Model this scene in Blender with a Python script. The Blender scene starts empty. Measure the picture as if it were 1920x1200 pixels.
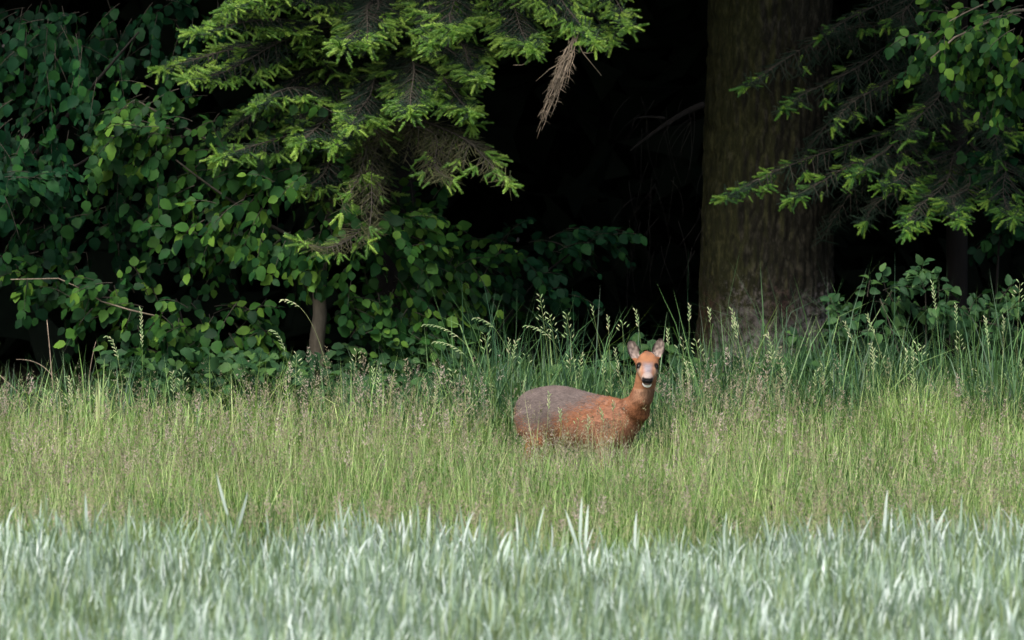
import bpy, math, random
import numpy as np
from mathutils import Vector, Matrix

# ------------------------------------------------------------------ camera, sky, sun, exposure
scene = bpy.context.scene
C = scene.collection
CAM_H = 3.86
F = 13600.0                                    # focal length in pixels of a 1920 px wide frame
PITCH = math.atan((600 + 347) / F)
cam_data = bpy.data.cameras.new('camera')
cam_data.sensor_width = 36.0
cam_data.lens = F / 1920 * 36.0
cam_data.clip_start = 0.5
cam_data.clip_end = 3000
cam_data.dof.use_dof = True
cam_data.dof.focus_distance = 39.9
cam_data.dof.aperture_fstop = 4.2
cam = bpy.data.objects.new('camera', cam_data)
cam.location = (0, 0, CAM_H)
cam.rotation_euler = (math.pi / 2 - PITCH, 0, 0)
C.objects.link(cam)
scene.camera = cam

SUN_EL, SUN_AZ = math.radians(52), math.radians(205)      # azimuth: direction the light comes from, clockwise from +Y
world = bpy.data.worlds.new('World')
scene.world = world
world.use_nodes = True
wn = world.node_tree
wn.nodes.clear()
sky = wn.nodes.new('ShaderNodeTexSky')
sky.sky_type = 'NISHITA'
sky.sun_disc = False
sky.sun_elevation = SUN_EL
sky.sun_rotation = SUN_AZ
sky.air_density = 1.0
sky.dust_density = 5.0
sky.ozone_density = 1.0
bg = wn.nodes.new('ShaderNodeBackground')
bg.inputs['Strength'].default_value = 0.095
wo = wn.nodes.new('ShaderNodeOutputWorld')
wn.links.new(sky.outputs[0], bg.inputs[0])
wn.links.new(bg.outputs[0], wo.inputs[0])

sun_data = bpy.data.lights.new('sun', 'SUN')
sun_data.energy = 1.5
sun_data.angle = math.radians(24)
sun_data.color = (1.0, 0.96, 0.9)
sun = bpy.data.objects.new('sun', sun_data)
sd = Vector((math.sin(SUN_AZ) * math.cos(SUN_EL), math.cos(SUN_AZ) * math.cos(SUN_EL), math.sin(SUN_EL)))
sun.rotation_euler = (-sd).to_track_quat('-Z', 'Y').to_euler()
sun.location = (0, 0, 30)
C.objects.link(sun)

scene.view_settings.view_transform = 'Standard'
scene.view_settings.look = 'None'
scene.view_settings.gamma = 1.0
scene.view_settings.use_curve_mapping = False
scene.view_settings.exposure = 1.85
scene.render.engine = 'CYCLES'
scene.cycles.max_bounces = 6
scene.cycles.diffuse_bounces = 3
scene.cycles.glossy_bounces = 2
scene.cycles.transmission_bounces = 3
scene.cycles.use_denoising = True

# ------------------------------------------------------------------ helpers
rng = np.random.default_rng(7)
random.seed(7)
CP, SP = math.cos(PITCH), math.sin(PITCH)

def at(px, py, Y):
    """the point of the place seen at pixel (px, py) of the 1920x1200 photo, at distance Y"""
    x = (px - 960) / F
    y = (600 - py) / F
    d = (x, CP + y * SP, -SP + y * CP)
    t = Y / d[1]
    return Vector((d[0] * t, Y, CAM_H + d[2] * t))

_G = rng.random((64, 64))
def noise2(x, y, s=1.0):
    """smooth value noise 0..1"""
    x = np.asarray(x, float) / s + 100.3; y = np.asarray(y, float) / s + 57.7
    xi = np.floor(x).astype(int); yi = np.floor(y).astype(int)
    fx = x - xi; fy = y - yi
    fx = fx * fx * (3 - 2 * fx); fy = fy * fy * (3 - 2 * fy)
    a = _G[xi % 64, yi % 64]; b = _G[(xi + 1) % 64, yi % 64]
    c = _G[xi % 64, (yi + 1) % 64]; d = _G[(xi + 1) % 64, (yi + 1) % 64]
    return (a * (1 - fx) + b * fx) * (1 - fy) + (c * (1 - fx) + d * fx) * fy

def ground_z(x, y):
    return (noise2(x, y, 2.3) - .5) * .06 + (noise2(x, y, .6) - .5) * .02

class Proto:
    def __init__(self, v, f, tip=None):
        self.v = np.array(v, float).reshape(-1, 3)
        self.f = np.array(f, int).reshape(-1, 3)
        self.tip = np.array(tip, float) if tip is not None else np.zeros(len(self.v))
        self.r = np.zeros(len(self.v))

class Soup:
    """triangles gathered from transformed prototypes; one mesh at the end"""
    def __init__(self):
        self.V = []; self.Fc = []; self.R = []; self.T = []; self.n = 0
    def add(self, p, rnd=0.0):
        self.V.append(p.v); self.Fc.append(p.f + self.n)
        self.R.append(np.full(len(p.v), rnd) + p.r); self.T.append(p.tip); self.n += len(p.v)
    def scatter(self, proto, pos, rot, scl, rnd):
        n = len(pos)
        if n == 0: return
        scl = np.asarray(scl, float)
        if scl.ndim == 1: scl = np.repeat(scl[:, None], 3, 1)
        v = proto.v[None] * scl[:, None, :]
        v = np.einsum('nij,nkj->nki', rot, v) + np.asarray(pos)[:, None, :]
        k = len(proto.v)
        self.V.append(v.reshape(-1, 3))
        self.Fc.append((proto.f[None] + (np.arange(n) * k)[:, None, None] + self.n).reshape(-1, 3))
        self.R.append(np.clip((np.asarray(rnd, float)[:, None] + proto.r[None]), 0, .99).ravel())
        self.T.append(np.tile(proto.tip, n))
        self.n += n * k
    def mesh(self, name, mat, origin=(0, 0, 0), smooth=False):
        V = np.concatenate(self.V) - np.array(origin)[None]
        Fc = np.concatenate(self.Fc)
        me = bpy.data.meshes.new(name)
        me.vertices.add(len(V)); me.vertices.foreach_set('co', V.astype(np.float32).ravel())
        me.loops.add(len(Fc) * 3); me.loops.foreach_set('vertex_index', Fc.astype(np.int32).ravel())
        me.polygons.add(len(Fc))
        me.polygons.foreach_set('loop_start', (np.arange(len(Fc)) * 3).astype(np.int32))
        me.polygons.foreach_set('loop_total', np.full(len(Fc), 3, np.int32))
        if smooth: me.polygons.foreach_set('use_smooth', np.ones(len(Fc), bool))
        for nm, arr in (('rnd', self.R), ('tip', self.T)):
            a = me.attributes.new(nm, 'FLOAT', 'POINT')
            a.data.foreach_set('value', np.concatenate(arr).astype(np.float32))
        me.update(calc_edges=True)
        me.materials.append(mat)
        return me

def obj(name, me, parent=None, kind=None, loc=None):
    o = bpy.data.objects.new(name, me)
    C.objects.link(o)
    if parent is not None: o.parent = parent
    if loc is not None: o.location = loc
    if kind: o['kind'] = kind
    return o

def tag(o, label, cat, group=None):
    o['label'] = label; o['category'] = cat
    if group: o['group'] = group
    return o

def thing(name, loc, label, cat, group=None):
    o = bpy.data.objects.new(name, None)
    o.empty_display_size = .1
    o.location = loc
    C.objects.link(o)
    return tag(o, label, cat, group)

def rot_ypr(yaw, tilt, azim):
    """tilt a plant (grown along +Z, facing +X) by `tilt` towards azimuth `azim` after spinning it by yaw"""
    yaw, tilt, azim = (np.asarray(a, float) for a in (yaw, tilt, azim))
    n = len(yaw)
    def Rz(a):
        R = np.zeros((n, 3, 3)); c, s = np.cos(a), np.sin(a)
        R[:, 0, 0] = c; R[:, 0, 1] = -s; R[:, 1, 0] = s; R[:, 1, 1] = c; R[:, 2, 2] = 1
        return R
    Ry = np.zeros((n, 3, 3)); c, s = np.cos(tilt), np.sin(tilt)
    Ry[:, 0, 0] = c; Ry[:, 0, 2] = s; Ry[:, 2, 0] = -s; Ry[:, 2, 2] = c; Ry[:, 1, 1] = 1
    return Rz(azim) @ Ry @ Rz(yaw - azim)

def frames(d, nrm):
    """rotation matrices with +X along d and +Z near nrm"""
    d = np.asarray(d, float); nrm = np.asarray(nrm, float)
    d = d / (np.linalg.norm(d, axis=1, keepdims=True) + 1e-9)
    y = np.cross(nrm, d); y /= (np.linalg.norm(y, axis=1, keepdims=True) + 1e-9)
    z = np.cross(d, y)
    return np.stack([d, y, z], axis=2)

def tube(pts, radii, n=5, close=True):
    pts = np.array([tuple(p) for p in pts], float); m = len(pts)
    V = []; Fc = []; T = []
    for i in range(m):
        t = pts[min(i + 1, m - 1)] - pts[max(i - 1, 0)]
        t /= np.linalg.norm(t) + 1e-9
        a = np.cross(t, (0.13, 0.21, .97) if abs(t[2]) < .9 else (1, .1, 0)); a /= np.linalg.norm(a)
        b = np.cross(t, a)
        for k in range(n):
            an = 2 * math.pi * k / n
            V.append(pts[i] + radii[i] * (a * math.cos(an) + b * math.sin(an)))
            T.append(i / (m - 1))
    for i in range(m - 1):
        for k in range(n):
            q = [i * n + k, i * n + (k + 1) % n, (i + 1) * n + (k + 1) % n, (i + 1) * n + k]
            Fc += [(q[0], q[1], q[2]), (q[0], q[2], q[3])]
    if close:
        V.append(pts[-1]); T.append(1.0); c = len(V) - 1
        for k in range(n): Fc.append(((m - 1) * n + k, (m - 1) * n + (k + 1) % n, c))
    return Proto(V, Fc, T)

def curve_pts(p0, p1, p2, n):
    p0, p1, p2 = (np.array(tuple(p), float) for p in (p0, p1, p2))
    t = np.linspace(0, 1, n)[:, None]
    return (1 - t) ** 2 * p0 + 2 * t * (1 - t) * p1 + t * t * p2

def blade(length, width, bend, segs=4, fold=0.0, kink=None):
    """ribbon leaf from the origin up +Z, arching to +X"""
    V = []; Fc = []; T = []
    ang = 0.03; x = z = 0.0; st = length / segs
    for i in range(segs + 1):
        t = i / segs
        w = width * (0.55 + 1.6 * t - 2.15 * t * t) if t < 1 else 0
        w = max(w, 0)
        if i == segs:
            V.append((x, 0, z)); T.append(1)
        else:
            V += [(x, -w / 2, z), (x, w / 2, z)]; T += [t, t]
        a = ang + bend * (t + .5 / segs) ** 1.5
        if kink and t >= kink[0]: a += kink[1]
        x += math.sin(a) * st; z += math.cos(a) * st
    for i in range(segs - 1):
        b = 2 * i
        Fc += [(b, b + 1, b + 3), (b, b + 3, b + 2)]
    b = 2 * (segs - 1)
    Fc.append((b, b + 1, b + 2))
    return Proto(V, Fc, T)

def join(protos):
    s = Soup()
    for p in protos: s.add(p)
    q = Proto(np.concatenate(s.V), np.concatenate(s.Fc), np.concatenate(s.T)); q.r = np.concatenate(s.R)
    return q

def moved(p, R=None, t=(0, 0, 0), s=1.0):
    v = p.v * s
    if R is not None: v = v @ np.array(R).T
    q = Proto(v + np.array(t), p.f, p.tip); q.r = p.r.copy()
    return q

# ------------------------------------------------------------------ materials
def mat_base(name):
    m = bpy.data.materials.new(name); m.use_nodes = True
    nt = m.node_tree; nt.nodes.clear()
    out = nt.nodes.new('ShaderNodeOutputMaterial')
    return m, nt, out

def N(nt, t, **kw):
    n = nt.nodes.new(t)
    for k, v in kw.items(): setattr(n, k, v)
    return n

def ramp(nt, src, stops):
    r = N(nt, 'ShaderNodeValToRGB')
    el = r.color_ramp.elements
    while len(el) < len(stops): el.new(.5)
    for e, (p, c) in zip(el, stops):
        e.position = p; e.color = (*c, 1)
    nt.links.new(src, r.inputs[0])
    return r.outputs[0]

def leaf_mat(name, stops, rough=.45, trans=.3, spec=.4, tipcol=None, tipamt=.5, tcol=(1.1, 1.15, .45), noise_scale=9.0, patch=.25):
    """thin green leaf: reflects, lets light through; colour differs leaf by leaf"""
    m, nt, out = mat_base(name)
    L = nt.links.new
    a = N(nt, 'ShaderNodeAttribute', attribute_name='rnd')
    oi = N(nt, 'ShaderNodeObjectInfo')
    # single leaves carry rnd = -1 and take their own object's random number instead
    lt = N(nt, 'ShaderNodeMath', operation='LESS_THAN'); L(a.outputs['Fac'], lt.inputs[0]); lt.inputs[1].default_value = -.5
    ml = N(nt, 'ShaderNodeMath', operation='MULTIPLY'); L(lt.outputs[0], ml.inputs[0]); L(oi.outputs['Random'], ml.inputs[1])
    mx0 = N(nt, 'ShaderNodeMath', operation='MAXIMUM'); L(a.outputs['Fac'], mx0.inputs[0]); mx0.inputs[1].default_value = 0
    fr = N(nt, 'ShaderNodeMath', operation='ADD'); L(ml.outputs[0], fr.inputs[0]); L(mx0.outputs[0], fr.inputs[1])
    col = ramp(nt, fr.outputs[0], stops)
    if tipcol:
        tp = N(nt, 'ShaderNodeAttribute', attribute_name='tip')
        mm = N(nt, 'ShaderNodeMath', operation='MULTIPLY'); L(tp.outputs['Fac'], mm.inputs[0]); mm.inputs[1].default_value = tipamt
        mx = N(nt, 'ShaderNodeMixRGB'); L(mm.outputs[0], mx.inputs[0]); L(col, mx.inputs[1]); mx.inputs[2].default_value = (*tipcol, 1)
        col = mx.outputs[0]
    geo = N(nt, 'ShaderNodeNewGeometry')
    no = N(nt, 'ShaderNodeTexNoise'); no.inputs['Scale'].default_value = noise_scale; no.inputs['Detail'].default_value = 3
    L(geo.outputs['Position'], no.inputs['Vector'])
    mr = N(nt, 'ShaderNodeMapRange'); L(no.outputs[0], mr.inputs[0])
    mr.inputs[1].default_value = .3; mr.inputs[2].default_value = .7
    mr.inputs[3].default_value = 1 - patch; mr.inputs[4].default_value = 1 + patch
    hs = N(nt, 'ShaderNodeHueSaturation'); L(mr.outputs[0], hs.inputs['Value']); L(col, hs.inputs['Color'])
    col = hs.outputs[0]
    pb = N(nt, 'ShaderNodeBsdfPrincipled')
    L(col, pb.inputs['Base Color']); pb.inputs['Roughness'].default_value = rough
    pb.inputs['Specular IOR Level'].default_value = spec
    tr = N(nt, 'ShaderNodeBsdfTranslucent')
    tc = N(nt, 'ShaderNodeMixRGB', blend_type='MULTIPLY'); tc.inputs[0].default_value = 1
    L(col, tc.inputs[1]); tc.inputs[2].default_value = (*tcol, 1)
    L(tc.outputs[0], tr.inputs[0])
    mix = N(nt, 'ShaderNodeMixShader'); mix.inputs[0].default_value = trans
    L(pb.outputs[0], mix.inputs[1]); L(tr.outputs[0], mix.inputs[2])
    L(mix.outputs[0], out.inputs[0])
    return m

def simple_mat(name, c0, c1, scale=8, rough=.85, bump=.3, stretch=(1, 1, 1), spec=.3, bdist=.01):
    m, nt, out = mat_base(name); L = nt.links.new
    tc = N(nt, 'ShaderNodeTexCoord'); mp = N(nt, 'ShaderNodeMapping'); mp.inputs['Scale'].default_value = stretch
    L(tc.outputs['Object'], mp.inputs[0])
    no = N(nt, 'ShaderNodeTexNoise'); no.inputs['Scale'].default_value = scale; no.inputs['Detail'].default_value = 8
    no.inputs['Roughness'].default_value = .65
    L(mp.outputs[0], no.inputs['Vector'])
    col = ramp(nt, no.outputs[0], [(.3, c0), (.7, c1)])
    pb = N(nt, 'ShaderNodeBsdfPrincipled'); L(col, pb.inputs['Base Color']); pb.inputs['Roughness'].default_value = rough
    pb.inputs['Specular IOR Level'].default_value = spec
    bp = N(nt, 'ShaderNodeBump'); bp.inputs['Strength'].default_value = bump; bp.inputs['Distance'].default_value = bdist
    L(no.outputs[0], bp.inputs['Height']); L(bp.outputs[0], pb.inputs['Normal'])
    L(pb.outputs[0], out.inputs[0])
    return m

M = {}
M['wheat'] = leaf_mat('wheat_leaf', [(0, (.13, .18, .07)), (.25, (.155, .23, .12)), (.55, (.19, .27, .20)), (.85, (.28, .36, .31)), (1, (.42, .49, .46))], rough=.5, trans=.32, spec=.45, tcol=(1, 1.1, .7), noise_scale=1.2, patch=.15)
M['meadow'] = leaf_mat('meadow_blade', [(0, (.03, .075, .018)), (.35, (.075, .145, .035)), (.7, (.15, .26, .065)), (1, (.36, .43, .18))], rough=.5, trans=.35, noise_scale=1.5, patch=.2)
M['tall'] = leaf_mat('tall_grass_blade', [(0, (.014, .045, .022)), (.5, (.036, .095, .036)), (.85, (.085, .175, .055)), (1, (.17, .25, .09))], rough=.5, trans=.3, noise_scale=2, patch=.25)  # shade of the trees is put into this darker green
M['fluff'] = leaf_mat('grass_flower', [(0, (.19, .19, .10)), (.5, (.26, .23, .16)), (1, (.42, .35, .31))], rough=.7, trans=.4, spec=.2, tcol=(1, 1, 1), noise_scale=3, patch=.15)
M['culm'] = leaf_mat('grass_culm', [(0, (.12, .20, .06)), (.6, (.22, .30, .11)), (1, (.36, .36, .20))], rough=.5, trans=.2)
M['spikelet'] = leaf_mat('grass_spikelet', [(0, (.18, .28, .12)), (.6, (.30, .38, .20)), (1, (.42, .42, .27))], rough=.6, trans=.35)
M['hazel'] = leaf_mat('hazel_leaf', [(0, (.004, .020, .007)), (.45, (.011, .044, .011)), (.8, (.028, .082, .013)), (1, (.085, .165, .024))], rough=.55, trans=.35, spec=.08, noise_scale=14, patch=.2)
M['leaf_shaded'] = leaf_mat('shaded_leaf', [(0, (.002, .015, .007)), (.6, (.005, .030, .011)), (1, (.015, .060, .012))], rough=.55, trans=.3, spec=.08, noise_scale=14, patch=.2)  # darker copy of the broad leaf, forest-edge shade put into its colour
M['nettle'] = leaf_mat('undergrowth_leaf', [(0, (.009, .030, .012)), (.6, (.018, .052, .018)), (1, (.045, .095, .026))], rough=.6, trans=.3, spec=.12, noise_scale=10, patch=.25)
M['needle_old'] = leaf_mat('old_needle', [(0, (.005, .014, .009)), (.6, (.010, .026, .015)), (1, (.024, .034, .022))], rough=.6, trans=.1, spec=.12)
M['needle_dry'] = leaf_mat('sparse_mossy_needle', [(0, (.025, .035, .012)), (.6, (.05, .058, .022)), (1, (.09, .085, .045))], rough=.7, trans=.15, spec=.2)
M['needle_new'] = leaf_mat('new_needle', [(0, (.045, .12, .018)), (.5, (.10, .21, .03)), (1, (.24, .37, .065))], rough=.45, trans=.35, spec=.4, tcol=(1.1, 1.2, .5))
M['needle_new_shaded'] = leaf_mat('shaded_new_needle', [(0, (.02, .075, .014)), (.5, (.055, .15, .02)), (1, (.17, .29, .04))], rough=.5, trans=.3, spec=.3, tcol=(1.1, 1.2, .5))  # right spruce's new shoots, with canopy shade put into the darker green
M['twig'] = simple_mat('twig_bark', (.014, .012, .008), (.045, .040, .030), 30, .9, .3)
M['dead_twig'] = simple_mat('dead_twig_bark', (.09, .07, .05), (.24, .195, .145), 40, .9, .3)
M['hazel_bark'] = simple_mat('lichen_bark', (.045, .038, .026), (.14, .12, .09), 16, .9, .6, (1, 1, .35))
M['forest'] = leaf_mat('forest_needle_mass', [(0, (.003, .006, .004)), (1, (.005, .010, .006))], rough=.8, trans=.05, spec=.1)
M['dark_bark'] = simple_mat('dark_bark', (.003, .0025, .002), (.010, .008, .007), 10, 1.0, .5, (1, 1, .3))
M['eye'] = simple_mat('deer_eye', (.002, .0015, .0015), (.003, .002, .002), 3, .12, 0, spec=.3)
M['nose'] = simple_mat('deer_nose', (.0015, .0015, .002), (.003, .003, .004), 60, .4, .3, spec=.2, bdist=.001)

def ground_mat():
    m, nt, out = mat_base('ground_soil_and_litter'); L = nt.links.new
    geo = N(nt, 'ShaderNodeNewGeometry')
    n1 = N(nt, 'ShaderNodeTexNoise'); n1.inputs['Scale'].default_value = 1.3; n1.inputs['Detail'].default_value = 9
    L(geo.outputs['Position'], n1.inputs['Vector'])
    n2 = N(nt, 'ShaderNodeTexNoise'); n2.inputs['Scale'].default_value = 22; n2.inputs['Detail'].default_value = 8
    L(geo.outputs['Position'], n2.inputs['Vector'])
    field = ramp(nt, n2.outputs[0], [(.3, (.05, .05, .028)), (.7, (.10, .10, .05))])
    turf = ramp(nt, n2.outputs[0], [(.3, (.03, .045, .015)), (.7, (.07, .085, .03))])
    litter = ramp(nt, n2.outputs[0], [(.3, (.010, .008, .006)), (.7, (.030, .022, .014))])
    sx = N(nt, 'ShaderNodeSeparateXYZ'); L(geo.outputs['Position'], sx.inputs[0])
    ad = N(nt, 'ShaderNodeMath', operation='ADD'); L(sx.outputs[1], ad.inputs[0]); L(n1.outputs[0], ad.inputs[1])
    r1 = N(nt, 'ShaderNodeMapRange'); L(ad.outputs[0], r1.inputs[0]); r1.inputs[1].default_value = 33.2; r1.inputs[2].default_value = 33.8
    r2 = N(nt, 'ShaderNodeMapRange'); L(ad.outputs[0], r2.inputs[0]); r2.inputs[1].default_value = 41.5; r2.inputs[2].default_value = 42.6
    m1 = N(nt, 'ShaderNodeMixRGB'); L(r1.outputs[0], m1.inputs[0]); L(field, m1.inputs[1]); L(turf, m1.inputs[2])
    m2 = N(nt, 'ShaderNodeMixRGB'); L(r2.outputs[0], m2.inputs[0]); L(m1.outputs[0], m2.inputs[1]); L(litter, m2.inputs[2])
    pb = N(nt, 'ShaderNodeBsdfPrincipled'); L(m2.outputs[0], pb.inputs['Base Color']); pb.inputs['Roughness'].default_value = .95
    pb.inputs['Specular IOR Level'].default_value = .15
    bp = N(nt, 'ShaderNodeBump'); bp.inputs['Strength'].default_value = .6; bp.inputs['Distance'].default_value = .03
    L(n2.outputs[0], bp.inputs['Height']); L(bp.outputs[0], pb.inputs['Normal'])
    L(pb.outputs[0], out.inputs[0])
    return m

def trunk_mat():
    m, nt, out = mat_base('spruce_bark'); L = nt.links.new
    geo = N(nt, 'ShaderNodeNewGeometry')
    mp = N(nt, 'ShaderNodeMapping'); mp.inputs['Scale'].default_value = (1, 1, .35); L(geo.outputs['Position'], mp.inputs[0])
    n1 = N(nt, 'ShaderNodeTexNoise'); n1.inputs['Scale'].default_value = 34; n1.inputs['Detail'].default_value = 10; n1.inputs['Roughness'].default_value = .7
    L(mp.outputs[0], n1.inputs['Vector'])
    base = ramp(nt, n1.outputs[0], [(.3, (.002, .0019, .0010)), (.5, (.0085, .0080, .0045)), (.66, (.036, .033, .024))])
    n2 = N(nt, 'ShaderNodeTexNoise'); n2.inputs['Scale'].default_value = 2.2; n2.inputs['Detail'].default_value = 8
    L(geo.outputs['Position'], n2.inputs['Vector'])
    # green algae on the left side of the stem
    sn = N(nt, 'ShaderNodeSeparateXYZ'); L(geo.outputs['Normal'], sn.inputs[0])
    al = N(nt, 'ShaderNodeMath', operation='MULTIPLY_ADD'); L(sn.outputs[0], al.inputs[0]); al.inputs[1].default_value = -.75; L(n2.outputs[0], al.inputs[2])
    ar = N(nt, 'ShaderNodeMapRange'); L(al.outputs[0], ar.inputs[0]); ar.inputs[1].default_value = .35; ar.inputs[2].default_value = .95; ar.inputs[4].default_value = .75
    mx = N(nt, 'ShaderNodeMixRGB'); L(ar.outputs[0], mx.inputs[0]); L(base, mx.inputs[1])
    alg = ramp(nt, n1.outputs[0], [(.3, (.008, .010, .003)), (.5, (.024, .026, .008)), (.7, (.06, .062, .018))]); L(alg, mx.inputs[2])
    # pale and reddish lichen crust low on the stem
    sp = N(nt, 'ShaderNodeSeparateXYZ'); L(geo.outputs['Position'], sp.inputs[0])
    h = N(nt, 'ShaderNodeMapRange'); L(sp.outputs[2], h.inputs[0])
    h.inputs[1].default_value = 1.6; h.inputs[2].default_value = .85; h.inputs[3].default_value = -.30; h.inputs[4].default_value = .14
    n3 = N(nt, 'ShaderNodeTexNoise'); n3.inputs['Scale'].default_value = 26; n3.inputs['Detail'].default_value = 9; n3.inputs['Roughness'].default_value = .75
    L(geo.outputs['Position'], n3.inputs['Vector'])
    li = N(nt, 'ShaderNodeMath', operation='ADD'); L(h.outputs[0], li.inputs[0]); L(n3.outputs[0], li.inputs[1])
    lr = N(nt, 'ShaderNodeMapRange'); L(li.outputs[0], lr.inputs[0]); lr.inputs[1].default_value = .56; lr.inputs[2].default_value = .72; lr.inputs[4].default_value = .8
    lc = ramp(nt, n2.outputs[0], [(.35, (.05, .022, .018)), (.48, (.08, .07, .065)), (.6, (.17, .155, .15))])
    mx2 = N(nt, 'ShaderNodeMixRGB'); L(lr.outputs[0], mx2.inputs[0]); L(mx.outputs[0], mx2.inputs[1]); L(lc, mx2.inputs[2])
    pb = N(nt, 'ShaderNodeBsdfPrincipled'); L(mx2.outputs[0], pb.inputs['Base Color']); pb.inputs['Roughness'].default_value = .95
    pb.inputs['Specular IOR Level'].default_value = .2
    bp = N(nt, 'ShaderNodeBump'); bp.inputs['Strength'].default_value = .8; bp.inputs['Distance'].default_value = .012
    L(n1.outputs[0], bp.inputs['Height']); L(bp.outputs[0], pb.inputs['Normal'])
    L(pb.outputs[0], out.inputs[0])
    return m

# ------------------------------------------------------------------ ground
def build_ground():
    xs = np.concatenate([[-1500, -400, -100, -40, -20], np.arange(-12, 12.01, .25), [20, 40, 100, 400, 1500]])
    ys = np.concatenate([[-1500, -300, -60, 0, 12], np.arange(18, 62.01, .25), [80, 120, 400, 1500]])
    X, Y = np.meshgrid(xs, ys)
    Z = ground_z(X, Y)
    V = np.stack([X.ravel(), Y.ravel(), Z.ravel()], 1)
    nx, ny = len(xs), len(ys)
    i = (np.arange(ny - 1)[:, None] * nx + np.arange(nx - 1)[None]).ravel()
    Fc = np.concatenate([np.stack([i, i + 1, i + nx + 1], 1), np.stack([i, i + nx + 1, i + nx], 1)])
    s = Soup(); s.add(Proto(V, Fc))
    obj('ground', s.mesh('ground', ground_mat(), smooth=True), kind='structure')
build_ground()

# ------------------------------------------------------------------ the dark wood behind
def build_forest():
    s = Soup()
    # spray of boughs: three long ragged triangles crossing
    tri = []
    for k in range(6):
        a = random.uniform(0, 6.28); l = random.uniform(.5, 1)
        p = np.array([[0, 0, 0], [l * math.cos(a), l * math.sin(a), random.uniform(-.5, .1)],
                      [l * .8 * math.cos(a + .5), l * .8 * math.sin(a + .5), random.uniform(-.5, .1)]])
        tri.append(Proto(p, [(0, 1, 2)]))
    spray = join(tri)
    def put(n, x0, x1, y0, y1, z0, z1, s0, s1):
        pos = np.stack([rng.uniform(x0, x1, n), rng.uniform(y0, y1, n), rng.uniform(z0, z1, n)], 1)
        R = rot_ypr(rng.uniform(0, 6.28, n), rng.uniform(0, 1.2, n), rng.uniform(0, 6.28, n))
        s.scatter(spray, pos, R, rng.uniform(s0, s1, n), rng.random(n))
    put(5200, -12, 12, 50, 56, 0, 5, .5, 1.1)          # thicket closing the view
    put(3000, -13, 13, 44.8, 58, 4.6, 7.5, .8, 1.5)     # low unseen canopy, put in to keep the wood dark
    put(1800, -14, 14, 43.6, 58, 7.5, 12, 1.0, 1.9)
    put(1500, -14, -7, 44, 56, 0, 6, .6, 1.2)  # unseen flanks left and right, added to keep side light out
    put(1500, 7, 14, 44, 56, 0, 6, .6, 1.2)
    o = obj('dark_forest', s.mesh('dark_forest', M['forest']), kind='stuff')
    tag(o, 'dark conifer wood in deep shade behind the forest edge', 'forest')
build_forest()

# ------------------------------------------------------------------ big spruce trunk
def build_trunk():
    Y0 = 44.2
    c0 = at(1434, 640, Y0)
    base = Vector((c0.x, Y0, 0))
    root = thing('spruce_tree', base, 'massive old spruce trunk with mossy left side and pale lichen at its foot', 'tree')
    R = (1556 - 1306) / F * Y0 / 2
    nz, na = 260, 220
    zs = np.concatenate([np.linspace(-.05, 3.6, 230), np.linspace(3.7, 16, 30)])
    an = np.linspace(0, 2 * np.pi, na, endpoint=False)
    Z, A = np.meshgrid(zs, an, indexing='ij')
    r = R * (1.0 - .022 * Z) + .09 * np.exp(-np.maximum(Z, 0) / .42) * (1 + .5 * np.cos(3 * A + .6))
    r = np.maximum(r, .12)
    u = A * R * 1.0
    # bark plates: cells with recessed cracks
    pl = noise2(A / (2 * np.pi) * 80, Z * 6, 1.0); pl2 = noise2(A / (2 * np.pi) * 80 * 2.3 + 9, Z * 17, 1.0)
    crack = np.minimum(np.abs(pl - .5) * 3.2, 1) * .7 + np.minimum(np.abs(pl2 - .5) * 2.5, 1) * .3
    fl = noise2(A * 1.6, Z, 1.3)
    wrap = np.cos(A)  # keep seam calm: fade at A=0 (turned away from camera)
    r = r + (crack - .6) * .032 + (fl - .5) * .03 * np.clip(np.minimum(A, 2 * np.pi - A) * 2, 0, 1)
    lean = .012 * Z
    V = np.stack([(r * np.cos(A + np.pi / 2)) + lean, r * np.sin(A + np.pi / 2), Z], -1).reshape(-1, 3)
    i = np.arange(nz - 1)[:, None] * na + np.arange(na)[None]
    j = np.arange(nz - 1)[:, None] * na + (np.arange(na)[None] + 1) % na
    Fc = np.concatenate([np.stack([i, j, j + na], -1).reshape(-1, 3), np.stack([i, j + na, i + na], -1).reshape(-1, 3)])
    s = Soup(); s.add(Proto(V, Fc))
    obj('trunk', s.mesh('trunk', trunk_mat(), smooth=True), root)
    # broken limb on its left
    s = Soup()
    a, b, c = (np.array(at(*q)) - np.array(base) for q in ((1318, 196, 43.95), (1262, 216, 43.8), (1182, 282, 43.6)))
    s.add(tube(curve_pts(a, b, c, 9), np.linspace(.022, .006, 9), 6))
    d, e = (np.array(at(*q)) - np.array(base) for q in ((1246, 222, 43.78), (1190, 222, 43.7)))
    s.add(tube(curve_pts(d, (d + e) / 2 + (0, 0, .02), e, 6), np.linspace(.010, .003, 6), 5))
    e2 = np.array(at(1186, 234, 43.68)) - np.array(base)
    s.add(tube([e, (e + e2) / 2, e2], [.004, .003, .002], 4))
    obj('branch', s.mesh('branch', M['dark_bark'], smooth=True), root)
    # hair-thin dead twigs hanging beside the trunk
    s = Soup()
    for k in range(46):
        px = random.uniform(1175, 1320); py = random.uniform(180, 480)
        p = np.array(at(px, py, 43.5)) - np.array(base)
        q = p + np.array([random.uniform(-.18, .10), random.uniform(-.1, .1), -random.uniform(.15, .5)])
        m = (p + q) / 2 + np.array([random.uniform(-.07, .07), 0, .03])
        s.add(tube(curve_pts(p, m, q, 6), np.linspace(.0022, .0009, 6), 3), random.random())
    obj('dead_twigs', s.mesh('dead_twigs', M['dark_bark']), root, kind='stuff')
    return root, base
big_spruce, big_base = build_trunk()

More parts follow.
